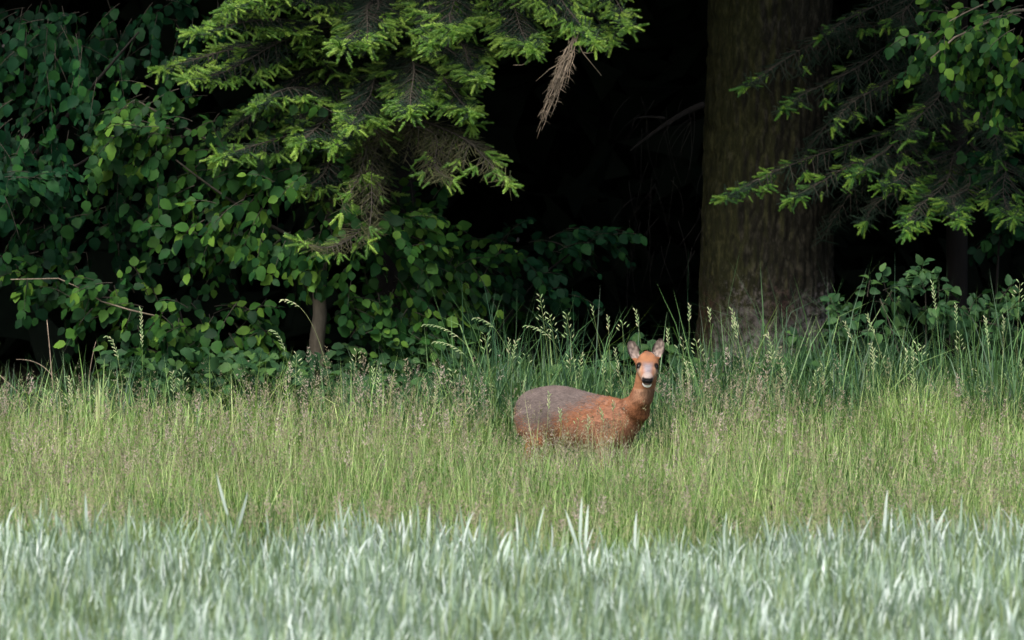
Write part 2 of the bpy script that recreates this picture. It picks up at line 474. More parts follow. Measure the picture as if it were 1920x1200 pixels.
# ------------------------------------------------------------------ spruce boughs
def make_shoot(n_needles, length, nl, spread, w, core):
    prs = [tube([(0, 0, 0), (length * .5, 0, 0), (length, 0, 0)], [core, core * .8, core * .3], 3)]
    V = []; Fc = []; T = []
    for k in range(n_needles):
        t = (k + random.random()) / n_needles
        a = k * 2.4 + random.uniform(-.4, .4)
        l = nl * (1 - .45 * t) * random.uniform(.8, 1.1)
        ax = spread * random.uniform(.8, 1.2) * (1 - .35 * t)
        d = np.array([math.cos(ax), math.sin(ax) * math.cos(a), math.sin(ax) * math.sin(a)])
        p = np.array([length * t, 0, 0]); q = p + d * l
        wv = np.cross(d, (random.random(), random.random(), random.random())); wv /= np.linalg.norm(wv)
        i = len(V)
        V += [p - wv * w / 2, p + wv * w / 2, q]; Fc.append((i, i + 1, i + 2)); T += [0, 0, 1]
    prs.append(Proto(V, Fc, T))
    return join(prs)
SH_NEW = [make_shoot(64, .080, .024, .95, .0058, .006) for _ in range(3)]
SH_OLD = [make_shoot(40, .12, .021, .9, .0036, .003) for _ in range(3)]
SH_DRY = [make_shoot(20, .12, .015, .9, .0026, .0025) for _ in range(3)]

def grow_bough(root, base, name, pts, width=.32, droop=.35, new=.8, dry=0.0, dens=1.0, seed=0, lab=None, inner_old=True, newscale=1.0, tiltcam=.5, newmat='needle_new', skip=.18, wr=.8):
    """frond along a 3-point curve: axis, side branchlets, shoots on each; pale new growth at the tips"""
    r = random.Random(seed)
    base = np.array(tuple(base))
    P0, P1, P2 = (np.array(at(*q)) - base for q in pts)
    L = np.linalg.norm(P1 - P0) + np.linalg.norm(P2 - P1)
    n = max(6, int(L / .045 * dens))
    cp = curve_pts(P0, P1, P2, n + 1)
    wob = np.array([[r.gauss(0, 1), r.gauss(0, 1), r.gauss(0, 1)] for _ in range(4)])
    tt = np.linspace(0, 1, n + 1)
    for q_ in range(4): cp = cp + np.sin(tt * (2.5 + 2.1 * q_) + q_)[:, None] * wob[q_][None] * .026 * np.sin(tt * 3.14)[:, None]
    wood = Soup()
    wood.add(tube(cp, np.linspace(.011, .003, n + 1) * (.6 if dry else wr), 5), r.random())
    old = []; newl = []
    def shoot(lst, p, d, sc):
        nn = (r.uniform(-.5, .5), r.uniform(-.5, .5), 1)
        lst.append((p, d, nn, sc, r.random()))
    up = np.array([0, -tiltcam, 1.0]); up /= np.linalg.norm(up)
    for i in range(1, n + 1):
        t = i / n
        ax = cp[i] - cp[i - 1]; ax /= np.linalg.norm(ax) + 1e-9
        side = np.cross(up, ax); side /= np.linalg.norm(side) + 1e-9
        wl = width * (math.sin(math.pi * min(1, .12 + t * .95)) ** .6) * r.uniform(.65, 1.15) * (1.05 - .45 * t)
        for sg in (-1, 1):
            if r.random() < skip: continue
            a = r.uniform(.7, 1.1)
            d = ax * math.cos(a) + side * sg * math.sin(a) + np.array([0, 0, -droop * r.uniform(.2, 1.0)]) + np.array([r.gauss(0, .1), r.gauss(0, .12), r.gauss(0, .08)])
            d /= np.linalg.norm(d)
            e = cp[i] + d * wl + np.array([0, 0, -droop * wl * .45])
            mid = cp[i] + d * wl * .5
            bp = curve_pts(cp[i], mid, e, 6)
            wood.add(tube(bp[::2].tolist() + [bp[-1]], [.004, .003, .002, .0012], 3), r.random())
            m = max(2, int(wl / .035))
            for k in range(m):
                u = (k + .5) / m
                q = bp[min(5, int(u * 5))] * (1 - (u * 5) % 1) + bp[min(5, int(u * 5) + 1)] * ((u * 5) % 1)
                dd = bp[min(5, int(u * 5) + 1)] - bp[min(4, int(u * 5))]; dd /= np.linalg.norm(dd) + 1e-9
                s2 = np.cross(up, dd); s2 /= np.linalg.norm(s2) + 1e-9
                for g in (-1, 1):
                    b = r.uniform(.5, .95)
                    d2 = dd * math.cos(b) + s2 * g * math.sin(b) + np.array([r.gauss(0, .1), r.gauss(0, .12), -droop * .35 + r.gauss(0, .1)])
                    sc = r.uniform(.5, .95) * (1.1 - .4 * u)
                    if r.random() < (.98 if dry else .82): shoot(old, q, d2, sc)
                    outer = (u * .6 + t * .4)
                    if outer > .55 and r.random() < new * (outer - .35) * 1.3:
                        shoot(newl, q + d2 / (np.linalg.norm(d2) + 1e-9) * .085 * sc, d2 + np.array([0, 0, -.1]), r.uniform(.55, .95) * newscale)
            if r.random() < new * (.55 + .6 * t):
                for f_ in range(r.choice((2, 3, 3, 4))):
                    fan = np.cross(up, d) * (f_ - 1) * .75 + np.array([r.gauss(0, .15), r.gauss(0, .2), r.gauss(0, .12)])
                    shoot(newl, e - d * r.uniform(.0, .03), d + fan, r.uniform(.75, 1.2) * newscale)
            shoot(old, e - d * .09, d, .9)
    for g in range(3):
        if new > 0: shoot(newl, cp[-1], cp[-1] - cp[-2] + np.array([r.gauss(0, .02), r.gauss(0, .02), r.gauss(0, .02)]), 1.15 * newscale)
    b = obj(name, wood.mesh(name, M['twig']), root)
    if lab: b['label'] = lab
    def emit(lst, protos, nm, mat):
        if not lst: return
        s = Soup()
        arr = np.arange(len(lst)) % len(protos)
        for k, pr in enumerate(protos):
            sel = [lst[i] for i in np.where(arr == k)[0]]
            if not sel: continue
            s.scatter(pr, np.array([a[0] for a in sel]), frames([a[1] for a in sel], [a[2] for a in sel]),
                      np.array([a[3] for a in sel]), np.array([a[4] for a in sel]))
        obj(nm, s.mesh(nm, mat), b, kind='stuff')
    if dry > 0: emit(old, SH_DRY, 'sparse_needles', M['needle_dry'])
    else: emit(old, SH_OLD, 'dark_needles', M['needle_old'])
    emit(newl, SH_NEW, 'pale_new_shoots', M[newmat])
    return b

# left spruce, sweeping low over the forest edge
LS = Vector((at(740, 400, 43.6).x, 43.6, 0))
left_spruce = thing('spruce_tree', LS, 'spruce with drooping boughs and bright pale green new shoots left of the deer', 'tree')
s = Soup()
tp = [(0, 0, -.05), (.02, 0, .8), (0, .02, 1.8), (0.03, 0, 3), (0, 0, 6), (0, 0, 11)]
s.add(tube(tp, [.15, .13, .12, .11, .08, .02], 14))
obj('trunk', s.mesh('trunk', M['dark_bark'], smooth=True), left_spruce)
bl = [
    # start, middle, end (px, py, distance), width, droop, new, dry
    (((720, 60, 43.3), (560, 30, 42.3), (360, 62, 41.8)), .27, .25, .9, 0),
    (((720, 110, 43.3), (560, 95, 42.3), (352, 150, 41.9)), .27, .3, .9, 0),
    (((730, 20, 43.3), (600, -40, 42.3), (430, 15, 41.7)), .27, .3, .8, 0),
    (((740, -20, 43.3), (680, -10, 42.2), (640, 90, 41.6)), .30, .45, .85, 0),
    (((750, -60, 43.3), (820, -40, 42.2), (850, 60, 41.5)), .30, .45, .95, 0),
    (((760, -80, 43.3), (930, -40, 42.2), (1000, 95, 41.6)), .30, .4, .95, 0),
    (((760, -90, 43.3), (1000, -90, 42.2), (1115, 80, 41.7)), .30, .4, .95, 0),
    (((770, -60, 43.4), (1070, -120, 42.6), (1180, 55, 42.0)), .26, .35, .9, 0),
    (((750, 60, 43.3), (830, 60, 42.2), (900, 150, 41.6)), .24, .4, .9, 0),
    (((750, 100, 43.3), (820, 110, 42.3), (885, 215, 41.7)), .24, .45, .95, 0),
    (((750, 90, 43.3), (760, 100, 42.2), (770, 215, 41.6)), .26, .45, .7, 0),
    (((740, 140, 43.3), (690, 150, 42.2), (660, 235, 41.7)), .26, .45, .6, 0),
    (((730, 180, 43.3), (620, 190, 42.4), (560, 275, 41.9)), .26, .4, .6, 0),
    (((730, 210, 43.3), (560, 230, 42.4), (410, 295, 42.0)), .25, .35, .7, 0),
    (((725, 140, 43.3), (590, 120, 42.4), (480, 200, 41.9)), .26, .4, .45, 0),
    (((730, 280, 43.3), (640, 300, 42.5), (560, 360, 42.1)), .24, .4, .45, 0),
    (((740, 215, 43.0), (830, 215, 42.0), (955, 345, 41.7)), .25, .55, .30, 1),
    (((735, 210, 43.0), (800, 250, 42.0), (850, 340, 41.7)), .22, .6, .15, 1),
    (((740, 220, 43.0), (700, 300, 42.1), (690, 455, 41.8)), .17, .5, .12, 1),
    (((725, 330, 43.0), (690, 480, 42.0), (560, 452, 41.8)), .15, .2, .35, 1),
    (((730, 160, 43.2), (720, 230, 42.2), (640, 400, 41.9)), .18, .4, .15, 1),
]
rj = random.Random(8)
extra = []
for (p, w, d, nw, dr) in bl[:16]:
    j = lambda q, k: (q[0] + rj.uniform(-1, 1) * k, q[1] + rj.uniform(-.8, .8) * k, q[2] + rj.uniform(.05, .5))
    extra.append(((j(p[0], 20), j(p[1], 50), j(p[2], 55)), w * rj.uniform(.7, 1), d, nw * .7, 0))
for i, (p, w, d, nw, dr) in enumerate(bl + extra):
    grow_bough(left_spruce, LS, 'bough', p, w, d, nw, dr, seed=100 + i,
               lab='sparse brownish bough with mossy twigs' if dr else None)
# the crown above the frame: coarse boughs that shade what is below
def coarse_crown(root, z0, z1, r0, n, seed, ymax=None):
    r = np.random.default_rng(seed)
    tri = []
    for k in range(30):
        t = (k + .5) / 30
        for sg in (-1, 1):
            l = .30 * (1 - t * .75)
            p = np.array([[t - .014, 0, 0], [t + l * .55, sg * l, -.04 - l * .25], [t + .014, 0, 0]])
            tri.append(Proto(p, [(0, 1, 2)]))
            p = np.array([[t + l * .2, sg * l * .4, -.03], [t + l * .6, sg * l * .45, -.07], [t + l * .3, sg * l * .55, -.05]])
            tri.append(Proto(p, [(0, 1, 2)]))
    fr = join(tri)
    z = z0 + (z1 - z0) * r.random(n) ** 1.2
    rr = r0 * (1 - (z - z0) / (z1 - z0 + .5))
    az = r.uniform(0, 6.28, n)
    d = np.stack([np.cos(az), np.sin(az), np.full(n, -.10)], 1)
    s = Soup()
    s.scatter(fr, np.stack([np.zeros(n), np.zeros(n), z], 1), frames(d, np.tile([0, 0, 1.], (n, 1))), rr * r.uniform(.7, 1.1, n), r.random(n))
    obj('crown', s.mesh('crown', M['needle_old']), root, kind='stuff')
coarse_crown(left_spruce, 3.9, 11, 2.7, 620, 3)
coarse_crown(big_spruce, 4.4, 16, 3.6, 1000, 4)

# the dead twig bundle that hangs from its outermost bough
def dead_bundle(root, base):
    base = np.array(tuple(base))
    r = random.Random(5)
    s = Soup()
    top = np.array(at(1078, 62, 41.75)) - base
    end = np.array(at(1008, 258, 41.75)) - base
    for k in range(30):
        t0 = r.uniform(0, .5) ** 1.3
        axp = lambda t, o: top + (end - top) * t + np.array([o, 0, 0])
        o0 = r.gauss(0, .010); te = min(1.02, t0 + r.uniform(.3, .75))
        wd_ = .024 + .075 * math.sin(math.pi * min(1, te + .12)) ** 1.2
        o1 = r.gauss(.012, 1) * wd_ * .42
        a = axp(t0, o0); b = axp(te, o1) + np.array([0, r.gauss(0, .03), 0])
        m = (a + b) / 2 + np.array([o1 * .35, r.gauss(0, .02), 0])
        cp = curve_pts(a, m, b, 8)
        cp[1:-1] += np.array([[r.gauss(0, .004), 0, r.gauss(0, .003)] for _ in range(6)])
        s.add(tube(cp, np.linspace(.0032, .0012, 8), 4), r.random())
        for q in range(5):
            i = r.randint(2, 6)
            e = cp[i] + np.array([r.choice((-1, 1)) * r.uniform(.012, .045), r.uniform(-.03, .03), -r.uniform(.01, .05)])
            s.add(tube([cp[i], (cp[i] + e) / 2 + np.array([r.gauss(0, .006), 0, .004]), e], [.0017, .0014, .001], 3), r.random())
    for pth in (((1085, 80), (1092, 98), (1128, 142)), ((1092, 98), (1102, 100), (1112, 98)), ((1075, 105), (1030, 130), (1005, 152)), ((995, 115), (978, 122), (962, 122))):
        P = [np.array(at(x, y, 41.75)) - base for x, y in pth]
        s.add(tube(P, [.004, .003, .0018], 4), .5)
    o = obj('dead_twig', s.mesh('dead_twig', M['dead_twig']), root)
    o['label'] = 'bundle of bare tan dead twigs hanging down'
dead_bundle(left_spruce, LS)

# right-hand spruce: dim boughs reaching left in front of the big trunk
RS = Vector((at(1800, 400, 44.6).x, 44.6, 0))
right_spruce = thing('spruce_tree', RS, 'shaded spruce with dim drooping boughs hanging over the right side of the big trunk', 'tree')
s = Soup(); s.add(tube([(0, .3, -.05), (0, .3, 2), (0, .2, 5), (0, 0, 9)], [.07, .065, .05, .02], 12))
obj('trunk', s.mesh('trunk', M['dark_bark'], smooth=True), right_spruce)
br = [
    (((1780, 20, 44.3), (1560, 60, 43.6), (1395, 165, 43.0)), .24, .45, .22),
    (((1780, 60, 44.3), (1600, 90, 43.5), (1470, 205, 43.0)), .24, .45, .28),
    (((1780, -40, 44.3), (1620, -20, 43.6), (1540, 70, 43.1)), .24, .5, .15),
    (((1790, 100, 44.3), (1660, 130, 43.4), (1560, 240, 42.9)), .24, .5, .28),
    (((1790, 130, 44.3), (1740, 150, 43.3), (1700, 265, 42.8)), .24, .5, .25),
    (((1790, 200, 44.3), (1680, 210, 43.3), (1600, 330, 42.8)), .22, .5, .35),
    (((1780, 240, 44.3), (1560, 260, 43.3), (1360, 372, 42.8)), .20, .45, .45),
    (((1785, 260, 44.3), (1600, 290, 43.3), (1480, 375, 42.8)), .20, .5, .40),
    (((1790, 280, 44.2), (1720, 290, 43.1), (1650, 350, 42.6)), .20, .5, .40),
    (((1800, 270, 44.2), (1780, 330, 43.0), (1700, 435, 42.5)), .22, .45, .8),
    (((1800, 280, 44.2), (1810, 330, 43.0), (1800, 415, 42.5)), .20, .45, .7),
    (((1810, 260, 44.2), (1880, 310, 43.1), (1900, 410, 42.6)), .22, .5, .6),
    (((1810, 180, 44.2), (1880, 190, 43.2), (1870, 300, 42.8)), .24, .5, .3),
    (((1790, -80, 44.3), (1740, -60, 43.4), (1690, 60, 43.0)), .26, .5, .15),
    (((1780, 150, 44.3), (1600, 150, 43.9), (1500, 300, 43.5)), .26, .6, .0),
    (((1780, 250, 44.3), (1640, 300, 43.9), (1540, 450, 43.6)), .24, .6, .0),
    (((1780, 0, 44.3), (1600, 20, 43.9), (1500, 140, 43.5)), .26, .6, .0),
    (((1790, 320, 44.2), (1700, 330, 43.4), (1620, 420, 43.0)), .20, .5, .1),
]
for i, (p, w, d, nw) in enumerate(br):
    grow_bough(right_spruce, RS, 'bough', p, w, d, nw, 0, seed=300 + i, dens=1.0, newscale=.95, newmat='needle_new_shaded', skip=.38, wr=.5)
coarse_crown(right_spruce, 3.9, 9, 2.6, 600, 9)

# ------------------------------------------------------------------ broad leaves
def make_leaf(seed, n=6, wid=.42, fold=.12, droop=.18, serr=.06):
    """ovate leaf, +X from stalk to tip, serrated edge, folded on the midrib, drooping tip; unit length"""
    r = random.Random(seed)
    V = [(-.16, 0, 0.0)]; T = [0]
    rows = []
    for i in range(n + 1):
        t = i / n
        w = wid * (math.sin(math.pi * t ** .8) ** .75) if 0 < t < 1 else 0
        w *= 1 + (serr if i % 2 else -serr)
        z = -droop * t * t
        x = t
        if w < 1e-4:
            rows.append((len(V),)); V.append((x, 0, z)); T.append(t)
        else:
            a = len(V)
            V += [(x, -w, z + fold * w / wid * .6 + r.uniform(-.02, .02)), (x, 0, z), (x, w, z + fold * w / wid * .6 + r.uniform(-.02, .02))]
            T += [t, t, t]
            rows.append((a, a + 1, a + 2))
    Fc = []
    a0 = rows[0][0]
    r1 = rows[1]
    Fc += [(a0, r1[0], r1[1]), (a0, r1[1], r1[2])]
    for i in range(1, n - 1):
        p, q = rows[i], rows[i + 1]
        Fc += [(p[0], q[0], q[1]), (p[0], q[1], p[1]), (p[1], q[1], q[2]), (p[1], q[2], p[2])]
    p, q = rows[n - 1], rows[n]
    Fc += [(p[0], q[0], p[1]), (p[1], q[0], p[2])]
    # stalk
    k = len(V); V += [(-.16, .012, 0), (0, .012, 0)]; T += [0, 0]
    Fc += [(0, a0, k), (a0, k + 1, k)]
    return Proto(V, Fc, T)
LEAF = [make_leaf(i, wid=random.uniform(.36, .44), fold=random.uniform(.05, .2), droop=random.uniform(.1, .35)) for i in range(5)]
NARROW = [make_leaf(50 + i, wid=random.uniform(.24, .30), fold=random.uniform(.1, .25), droop=random.uniform(.2, .5)) for i in range(4)]
ELDER = [make_leaf(70 + i, wid=random.uniform(.27, .36), fold=random.uniform(.1, .3), droop=random.uniform(.2, .4)) for i in range(4)]

def leaf_meshes(protos, mat, name='leaf'):
    out = []
    for p in protos:
        s = Soup(); s.add(p, -1.0)
        out.append(s.mesh(name, mat, smooth=True))
    return out

def leafy(root, base, sprays, mat, size=(.06, .10), max_parts=300, protos=LEAF, seed=1, bark=None, nlv=(7, 12), spread=.9, twig_r=.003):
    """sprays: list of (px, py, Y, direction angle in the picture (0 = right, 90 = up), length m).
    Each is a thin drooping twig with alternate leaves."""
    r = random.Random(seed)
    base = np.array(tuple(base))
    wood = Soup(); L = []
    for (px, py, Y, ang, ln) in sprays:
        p = np.array(at(px, py, Y)) - base
        a = math.radians(ang)
        d = np.array([math.cos(a), r.uniform(-.5, .1), math.sin(a)]); d /= np.linalg.norm(d)
        q = p + d * ln; q[2] -= ln * .25
        m = p + d * ln * .5 + np.array([0, 0, ln * .06])
        k = r.randint(*nlv)
        cp = curve_pts(p, m, q, k + 1)
        wood.add(tube(cp, np.linspace(twig_r, .001, k + 1), 3), r.random())
        for i in range(1, k + 1):
            ax = cp[i] - cp[i - 1]; ax /= np.linalg.norm(ax) + 1e-9
            nr = np.array([r.gauss(0, .5), -.55 + r.gauss(0, .45), .75 + r.gauss(0, .35)])
            side = np.cross(nr, ax); side /= np.linalg.norm(side) + 1e-9
            sg = 1 if i % 2 else -1
            b = r.uniform(.5, 1.2)
            dd = ax * math.cos(b) + side * sg * math.sin(b) * spread + np.array([r.gauss(0, .15), r.gauss(0, .15), -.45 + r.gauss(0, .25)])
            dd /= np.linalg.norm(dd)
            sz = r.uniform(*size) * (1.0 if i < k else .8)
            L.append((cp[i] + dd * sz * .16, dd, nr, sz, r.random(), cp[i][1] + base[1]))
    if len(wood.V): obj('twig', wood.mesh('twig', bark or M['twig']), root, kind='stuff')
    # those inside the frame and nearest the camera become parts
    def vis(l):
        w = l[0] + base
        return abs(w[0]) < 960 / F * w[1] and 0 < 600 - ((w[2] - CAM_H) * F / w[1] + 947) < 1200
    L.sort(key=lambda l: (0 if vis(l) else 1, l[5] - l[3] * 4))
    parts, rest = L[:max_parts], L[max_parts:]
    ms = leaf_meshes(protos, mat)
    fr = frames([l[1] for l in parts], [l[2] for l in parts])
    for i, l in enumerate(parts):
        o = bpy.data.objects.new('leaf', ms[i % len(ms)])
        C.objects.link(o); o.parent = root
        R = fr[i] * l[3]
        o.matrix_basis = Matrix(((R[0, 0], R[0, 1], R[0, 2], l[0][0]), (R[1, 0], R[1, 1], R[1, 2], l[0][1]), (R[2, 0], R[2, 1], R[2, 2], l[0][2]), (0, 0, 0, 1)))
    if rest:
        s = Soup(); idx = np.arange(len(rest)) % len(protos)
        for k, pr in enumerate(protos):
            sel = [rest[i] for i in np.where(idx == k)[0]]
            if sel:
                s.scatter(pr, np.array([a[0] for a in sel]), frames([a[1] for a in sel], [a[2] for a in sel]),
                          np.array([a[3] for a in sel]), np.array([a[4] for a in sel]))
        obj('foliage', s.mesh('foliage', mat, smooth=True), root, kind='stuff')

def blob_sprays(blobs, seed):
    """blobs: (px, py, rx, ry, Y0, Y1, count, mean angle, angle spread, length)"""
    r = random.Random(seed); out = []
    for (cx, cy, rx, ry, y0, y1, n, a, asp, ln) in blobs:
        for _ in range(n):
            while True:
                u, v = r.uniform(-1, 1), r.uniform(-1, 1)
                if u * u + v * v < 1: break
            out.append((cx + u * rx, cy + v * ry, r.uniform(y0, y1), a + r.gauss(0, asp), ln * r.uniform(.6, 1.2)))
    return out

def limb(root, base, pts, r0, r1, name='branch', mat=None, n=10, sides=7):
    base = np.array(tuple(base))
    P = [np.array(at(*p)) - base for p in pts]
    if len(P) == 3: cp = curve_pts(P[0], P[1], P[2], n)
    else: cp = np.array(P)
    s = Soup(); s.add(tube(cp, np.linspace(r0, r1, len(cp)), sides))
    return obj(name, s.mesh(name, mat or M['twig'], smooth=True), root)

# hazel with the pale lichen trunk
HZ = Vector((at(598, 690, 42.6).x, 42.6, 0))
hazel = thing('hazel_tree', HZ, 'young hazel with a thin pale lichen covered stem and large round leaves', 'tree')
b = np.array(HZ)
pts = [np.array((0, 0, -.03))] + [np.array(at(x, y, 42.6)) - b for x, y in ((597, 760), (596, 690), (594, 640), (600, 590), (598, 545), (603, 500), (612, 440), (622, 360), (632, 250), (640, 60), (650, -300))]
for k_, p_ in enumerate(pts[7:]): p_[1] += .12 * (k_ + 1)
s = Soup(); s.add(tube(pts, [.05, .048, .045, .046, .042, .038, .032, .03, .027, .024, .02, .012], 12))
obj('trunk', s.mesh('trunk', M['hazel_bark'], smooth=True), hazel)
limb(hazel, HZ, ((596, 575, 42.6), (570, 530, 42.65), (540, 480, 42.8)), .014, .006, mat=M['dark_bark'])
limb(hazel, HZ, ((604, 470, 42.6), (480, 420, 42.4), (330, 300, 42.2)), .014, .004)
limb(hazel, HZ, ((615, 380, 42.6), (450, 300, 42.4), (260, 190, 42.2)), .014, .004)
limb(hazel, HZ, ((612, 430, 42.6), (700, 400, 42.6), (830, 470, 42.5)), .012, .004)
leafy(hazel, HZ, blob_sprays([
    (330, 215, 100, 55, 42.0, 42.6, 26, 200, 30, .32),
    (470, 330, 110, 65, 42.0, 42.6, 24, 210, 35, .30),
    (270, 255, 80, 40, 42.0, 42.6, 18, 205, 30, .30),
    (410, 400, 90, 50, 42.0, 42.7, 20, 215, 30, .30),
    (520, 430, 80, 40, 42.1, 42.7, 14, 230, 30, .26),
    (700, 440, 90, 45, 42.2, 42.8, 16, -20, 30, .28),
    (560, 240, 90, 60, 42.2, 42.9, 14, 200, 40, .28),
    (610, 490, 50, 22, 42.2, 42.5, 8, 250, 60, .18),
    (640, 400, 60, 60, 42.2, 42.5, 10, 250, 60, .24),
], 11), M['hazel'], seed=12, size=(.04, .098))

# beech thicket at the far left
BL = Vector((at(-70, 690, 43.0).x, 43.0, 0))
beech = thing('beech_tree', BL, 'broad leaved tree filling the upper left corner with dark drooping leaves', 'tree')
s = Soup(); s.add(tube([(0, .9, -.05), (-.05, .9, 1), (.0, .9, 2), (.1, .7, 4), (.1, .4, 7)], [.10, .09, .08, .06, .02], 12))
obj('trunk', s.mesh('trunk', M['dark_bark'], smooth=True), beech)
limb(beech, BL, ((60, 300, 43.0), (140, 200, 42.6), (260, 60, 42.3)), .02, .005, mat=M['dark_bark'])
limb(beech, BL, ((55, 350, 43.0), (130, 330, 42.6), (230, 250, 42.3)), .015, .004, mat=M['dark_bark'])
leafy(beech, BL, blob_sprays([
    (60, 50, 110, 55, 42.3, 43.2, 24, 250, 40, .34),
    (190, 40, 110, 45, 42.4, 43.2, 18, 240, 40, .34),
    (130, 120, 60, 60, 42.2, 42.6, 10, 265, 20, .30),
    (60, 240, 80, 60, 42.2, 42.8, 20, 260, 30, .30),
    (70, 320, 90, 55, 42.2, 43.0, 22, 220, 40, .30),
    (110, 400, 120, 35, 42.6, 43.4, 12, 220, 40, .30),
    (20, 300, 50, 70, 41.9, 42.3, 14, -20, 40, .30),
    (340, 20, 80, 50, 42.6, 43.2, 14, 260, 40, .3),
    (120, 150, 200, 170, 43.3, 44.2, 44, 250, 60, .34),
    (330, 330, 260, 170, 43.4, 44.2, 40, 250, 60, .34),
    (130, 480, 150, 60, 43.2, 44.0, 14, 250, 60, .3),
], 21), M['leaf_shaded'], seed=22, size=(.04, .095))

# hazel bushes low in front of the hollow
HB = Vector((at(330, 690, 42.6).x, 42.7, 0))
bush = thing('hazel_bush', HB, 'low leafy bush between the dark hollow and the pale thin stem', 'bush')
for p in (((340, 720, 42.7), (360, 640, 42.6), (330, 560, 42.5)), ((345, 720, 42.7), (430, 640, 42.6), (500, 560, 42.5)), ((335, 720, 42.7), (260, 640, 42.6), (180, 550, 42.4))):
    limb(bush, HB, p, .010, .004, mat=M['dark_bark'])
leafy(bush, HB, blob_sprays([
    (330, 600, 80, 40, 42.2, 42.8, 20, 240, 60, .26),
    (450, 600, 80, 45, 42.2, 42.8, 20, -60, 60, .26),
    (220, 560, 70, 35, 42.2, 42.7, 12, 220, 50, .24),
    (80, 545, 90, 40, 42.4, 42.9, 14, 210, 50, .24),
    (500, 640, 40, 30, 42.3, 42.7, 8, 200, 40, .18),
    (380, 660, 90, 30, 42.2, 42.7, 14, 270, 50, .22),
], 31), M['hazel'], seed=32, size=(.055, .09))
limb(bush, HB, ((20, 524, 42.3), (110, 522, 42.3), (160, 545, 42.3), (190, 565, 42.3), (240, 580, 42.3), (290, 592, 42.3)), .003, .005, mat=M['dead_twig'])

def leaf_crown(root, c, rad, n, mat, seed, size=(.09, .13)):
    r = np.random.default_rng(seed); s = Soup()
    v = r.normal(0, 1, (n, 3)); v /= np.linalg.norm(v, axis=1, keepdims=True)
    pos = np.array(c) + v * np.array(rad) * (r.random(n) ** .45)[:, None] * (.8 + .4 * noise2(v[:, 0] * 3, v[:, 2] * 3, 1))[:, None]
    az = r.uniform(0, 6.28, n)
    d = np.stack([np.cos(az), np.sin(az), np.full(n, -.5)], 1); nr = np.stack([r.normal(0, .4, n), r.normal(-.3, .4, n), np.ones(n)], 1)
    s.scatter(LEAF[0], pos, frames(d, nr), r.uniform(*size, n), r.random(n))
    obj('crown', s.mesh('crown', mat, smooth=True), root, kind='stuff')
leaf_crown(beech, (0, -.2, 4.9), (2.0, 1.5, 2.0), 5200, M['leaf_shaded'], 1)
leaf_crown(hazel, (-.45, -.1, 4.3), (1.2, 1.2, 1.2), 2600, M['hazel'], 2)
# bush right of the pale stem
HC = Vector((at(760, 700, 42.9).x, 42.9, 0))
bush2 = thing('hazel_bush', HC, 'rounded leafy bush between the pale thin stem and the deer', 'bush')
for p in (((755, 730, 42.9), (780, 600, 42.8), (850, 480, 42.7)), ((750, 730, 42.9), (700, 620, 42.8), (680, 520, 42.7))):
    limb(bush2, HC, p, .012, .004, mat=M['dark_bark'])
leafy(bush2, HC, blob_sprays([
    (710, 560, 90, 50, 42.3, 43.0, 26, 0, 90, .26),
    (770, 610, 80, 40, 42.3, 42.9, 18, -30, 80, .26),
    (850, 510, 80, 40, 42.5, 43.1, 16, -10, 60, .28),
    (790, 430, 80, 60, 42.6, 43.1, 18, 20, 70, .28),
    (700, 640, 45, 30, 42.3, 42.8, 9, -30, 40, .20),
    (780, 520, 220, 110, 43.4, 44.0, 26, 250, 70, .3),
], 41), M['hazel'], seed=42, size=(.04, .092))

HD = Vector((at(900, 700, 43.3).x, 43.3, 0))
bush3 = thing('hazel_bush', HD, 'shadowed dark green leaves on a branch reaching right into the black gap', 'bush')
limb(bush3, HD, ((890, 730, 43.3), (950, 520, 43.3), (1150, 430, 43.3)), .011, .004, mat=M['dark_bark'])
leafy(bush3, HD, blob_sprays([
    (930, 500, 80, 45, 43.0, 43.5, 18, 0, 40, .26),
    (1040, 455, 60, 28, 43.0, 43.5, 10, 15, 25, .26),
    (1100, 440, 40, 22, 43.0, 43.4, 6, 15, 25, .2),
    (1030, 560, 40, 20, 43.0, 43.4, 4, 15, 25, .2),
], 47), M['leaf_shaded'], seed=48, size=(.04, .085))

# upper right leaves
UR = Vector((at(2050, 690, 43.3).x, 43.0, 0))
ur = thing('hazel_tree', UR, 'hazel branches with round grey green leaves hanging in at the upper right corner', 'tree')
s = Soup(); s.add(tube([(0, 0, -.05), (0, 0, 1.5), (-.05, 0, 3), (0, 0, 5)], [.06, .05, .04, .015], 10))
obj('trunk', s.mesh('trunk', M['hazel_bark'], smooth=True), ur)
limb(ur, UR, ((2040, 10, 43.0), (1900, 20, 42.3), (1790, 70, 41.9), (1745, 110, 41.8)), .012, .003, mat=M['hazel_bark'])
limb(ur, UR, ((2040, -30, 43.0), (1900, -30, 42.3), (1780, 40, 41.9)), .012, .003, mat=M['hazel_bark'])
leafy(ur, UR, blob_sprays([
    (1850, 20, 80, 50, 41.8, 42.5, 22, 215, 30, .28),
    (1790, 60, 55, 35, 41.8, 42.3, 10, 230, 30, .24),
    (1880, 90, 60, 55, 41.9, 42.5, 14, 250, 30, .26),
    (1730, 55, 30, 10, 41.8, 42.0, 2, 190, 10, .16),
    (1900, 150, 30, 20, 41.9, 42.4, 4, 260, 20, .2),
], 51), M['hazel'], seed=52, size=(.055, .08))
ur2 = thing('hazel_bush', Vector((at(1860, 690, 43.6).x, 43.6, 0)), 'deeply shaded leaves in the gap at the right edge under the spruce boughs', 'bush')
limb(ur2, ur2.location, ((1860, 720, 43.6), (1870, 500, 43.5), (1880, 330, 43.4)), .012, .004, mat=M['dark_bark'])
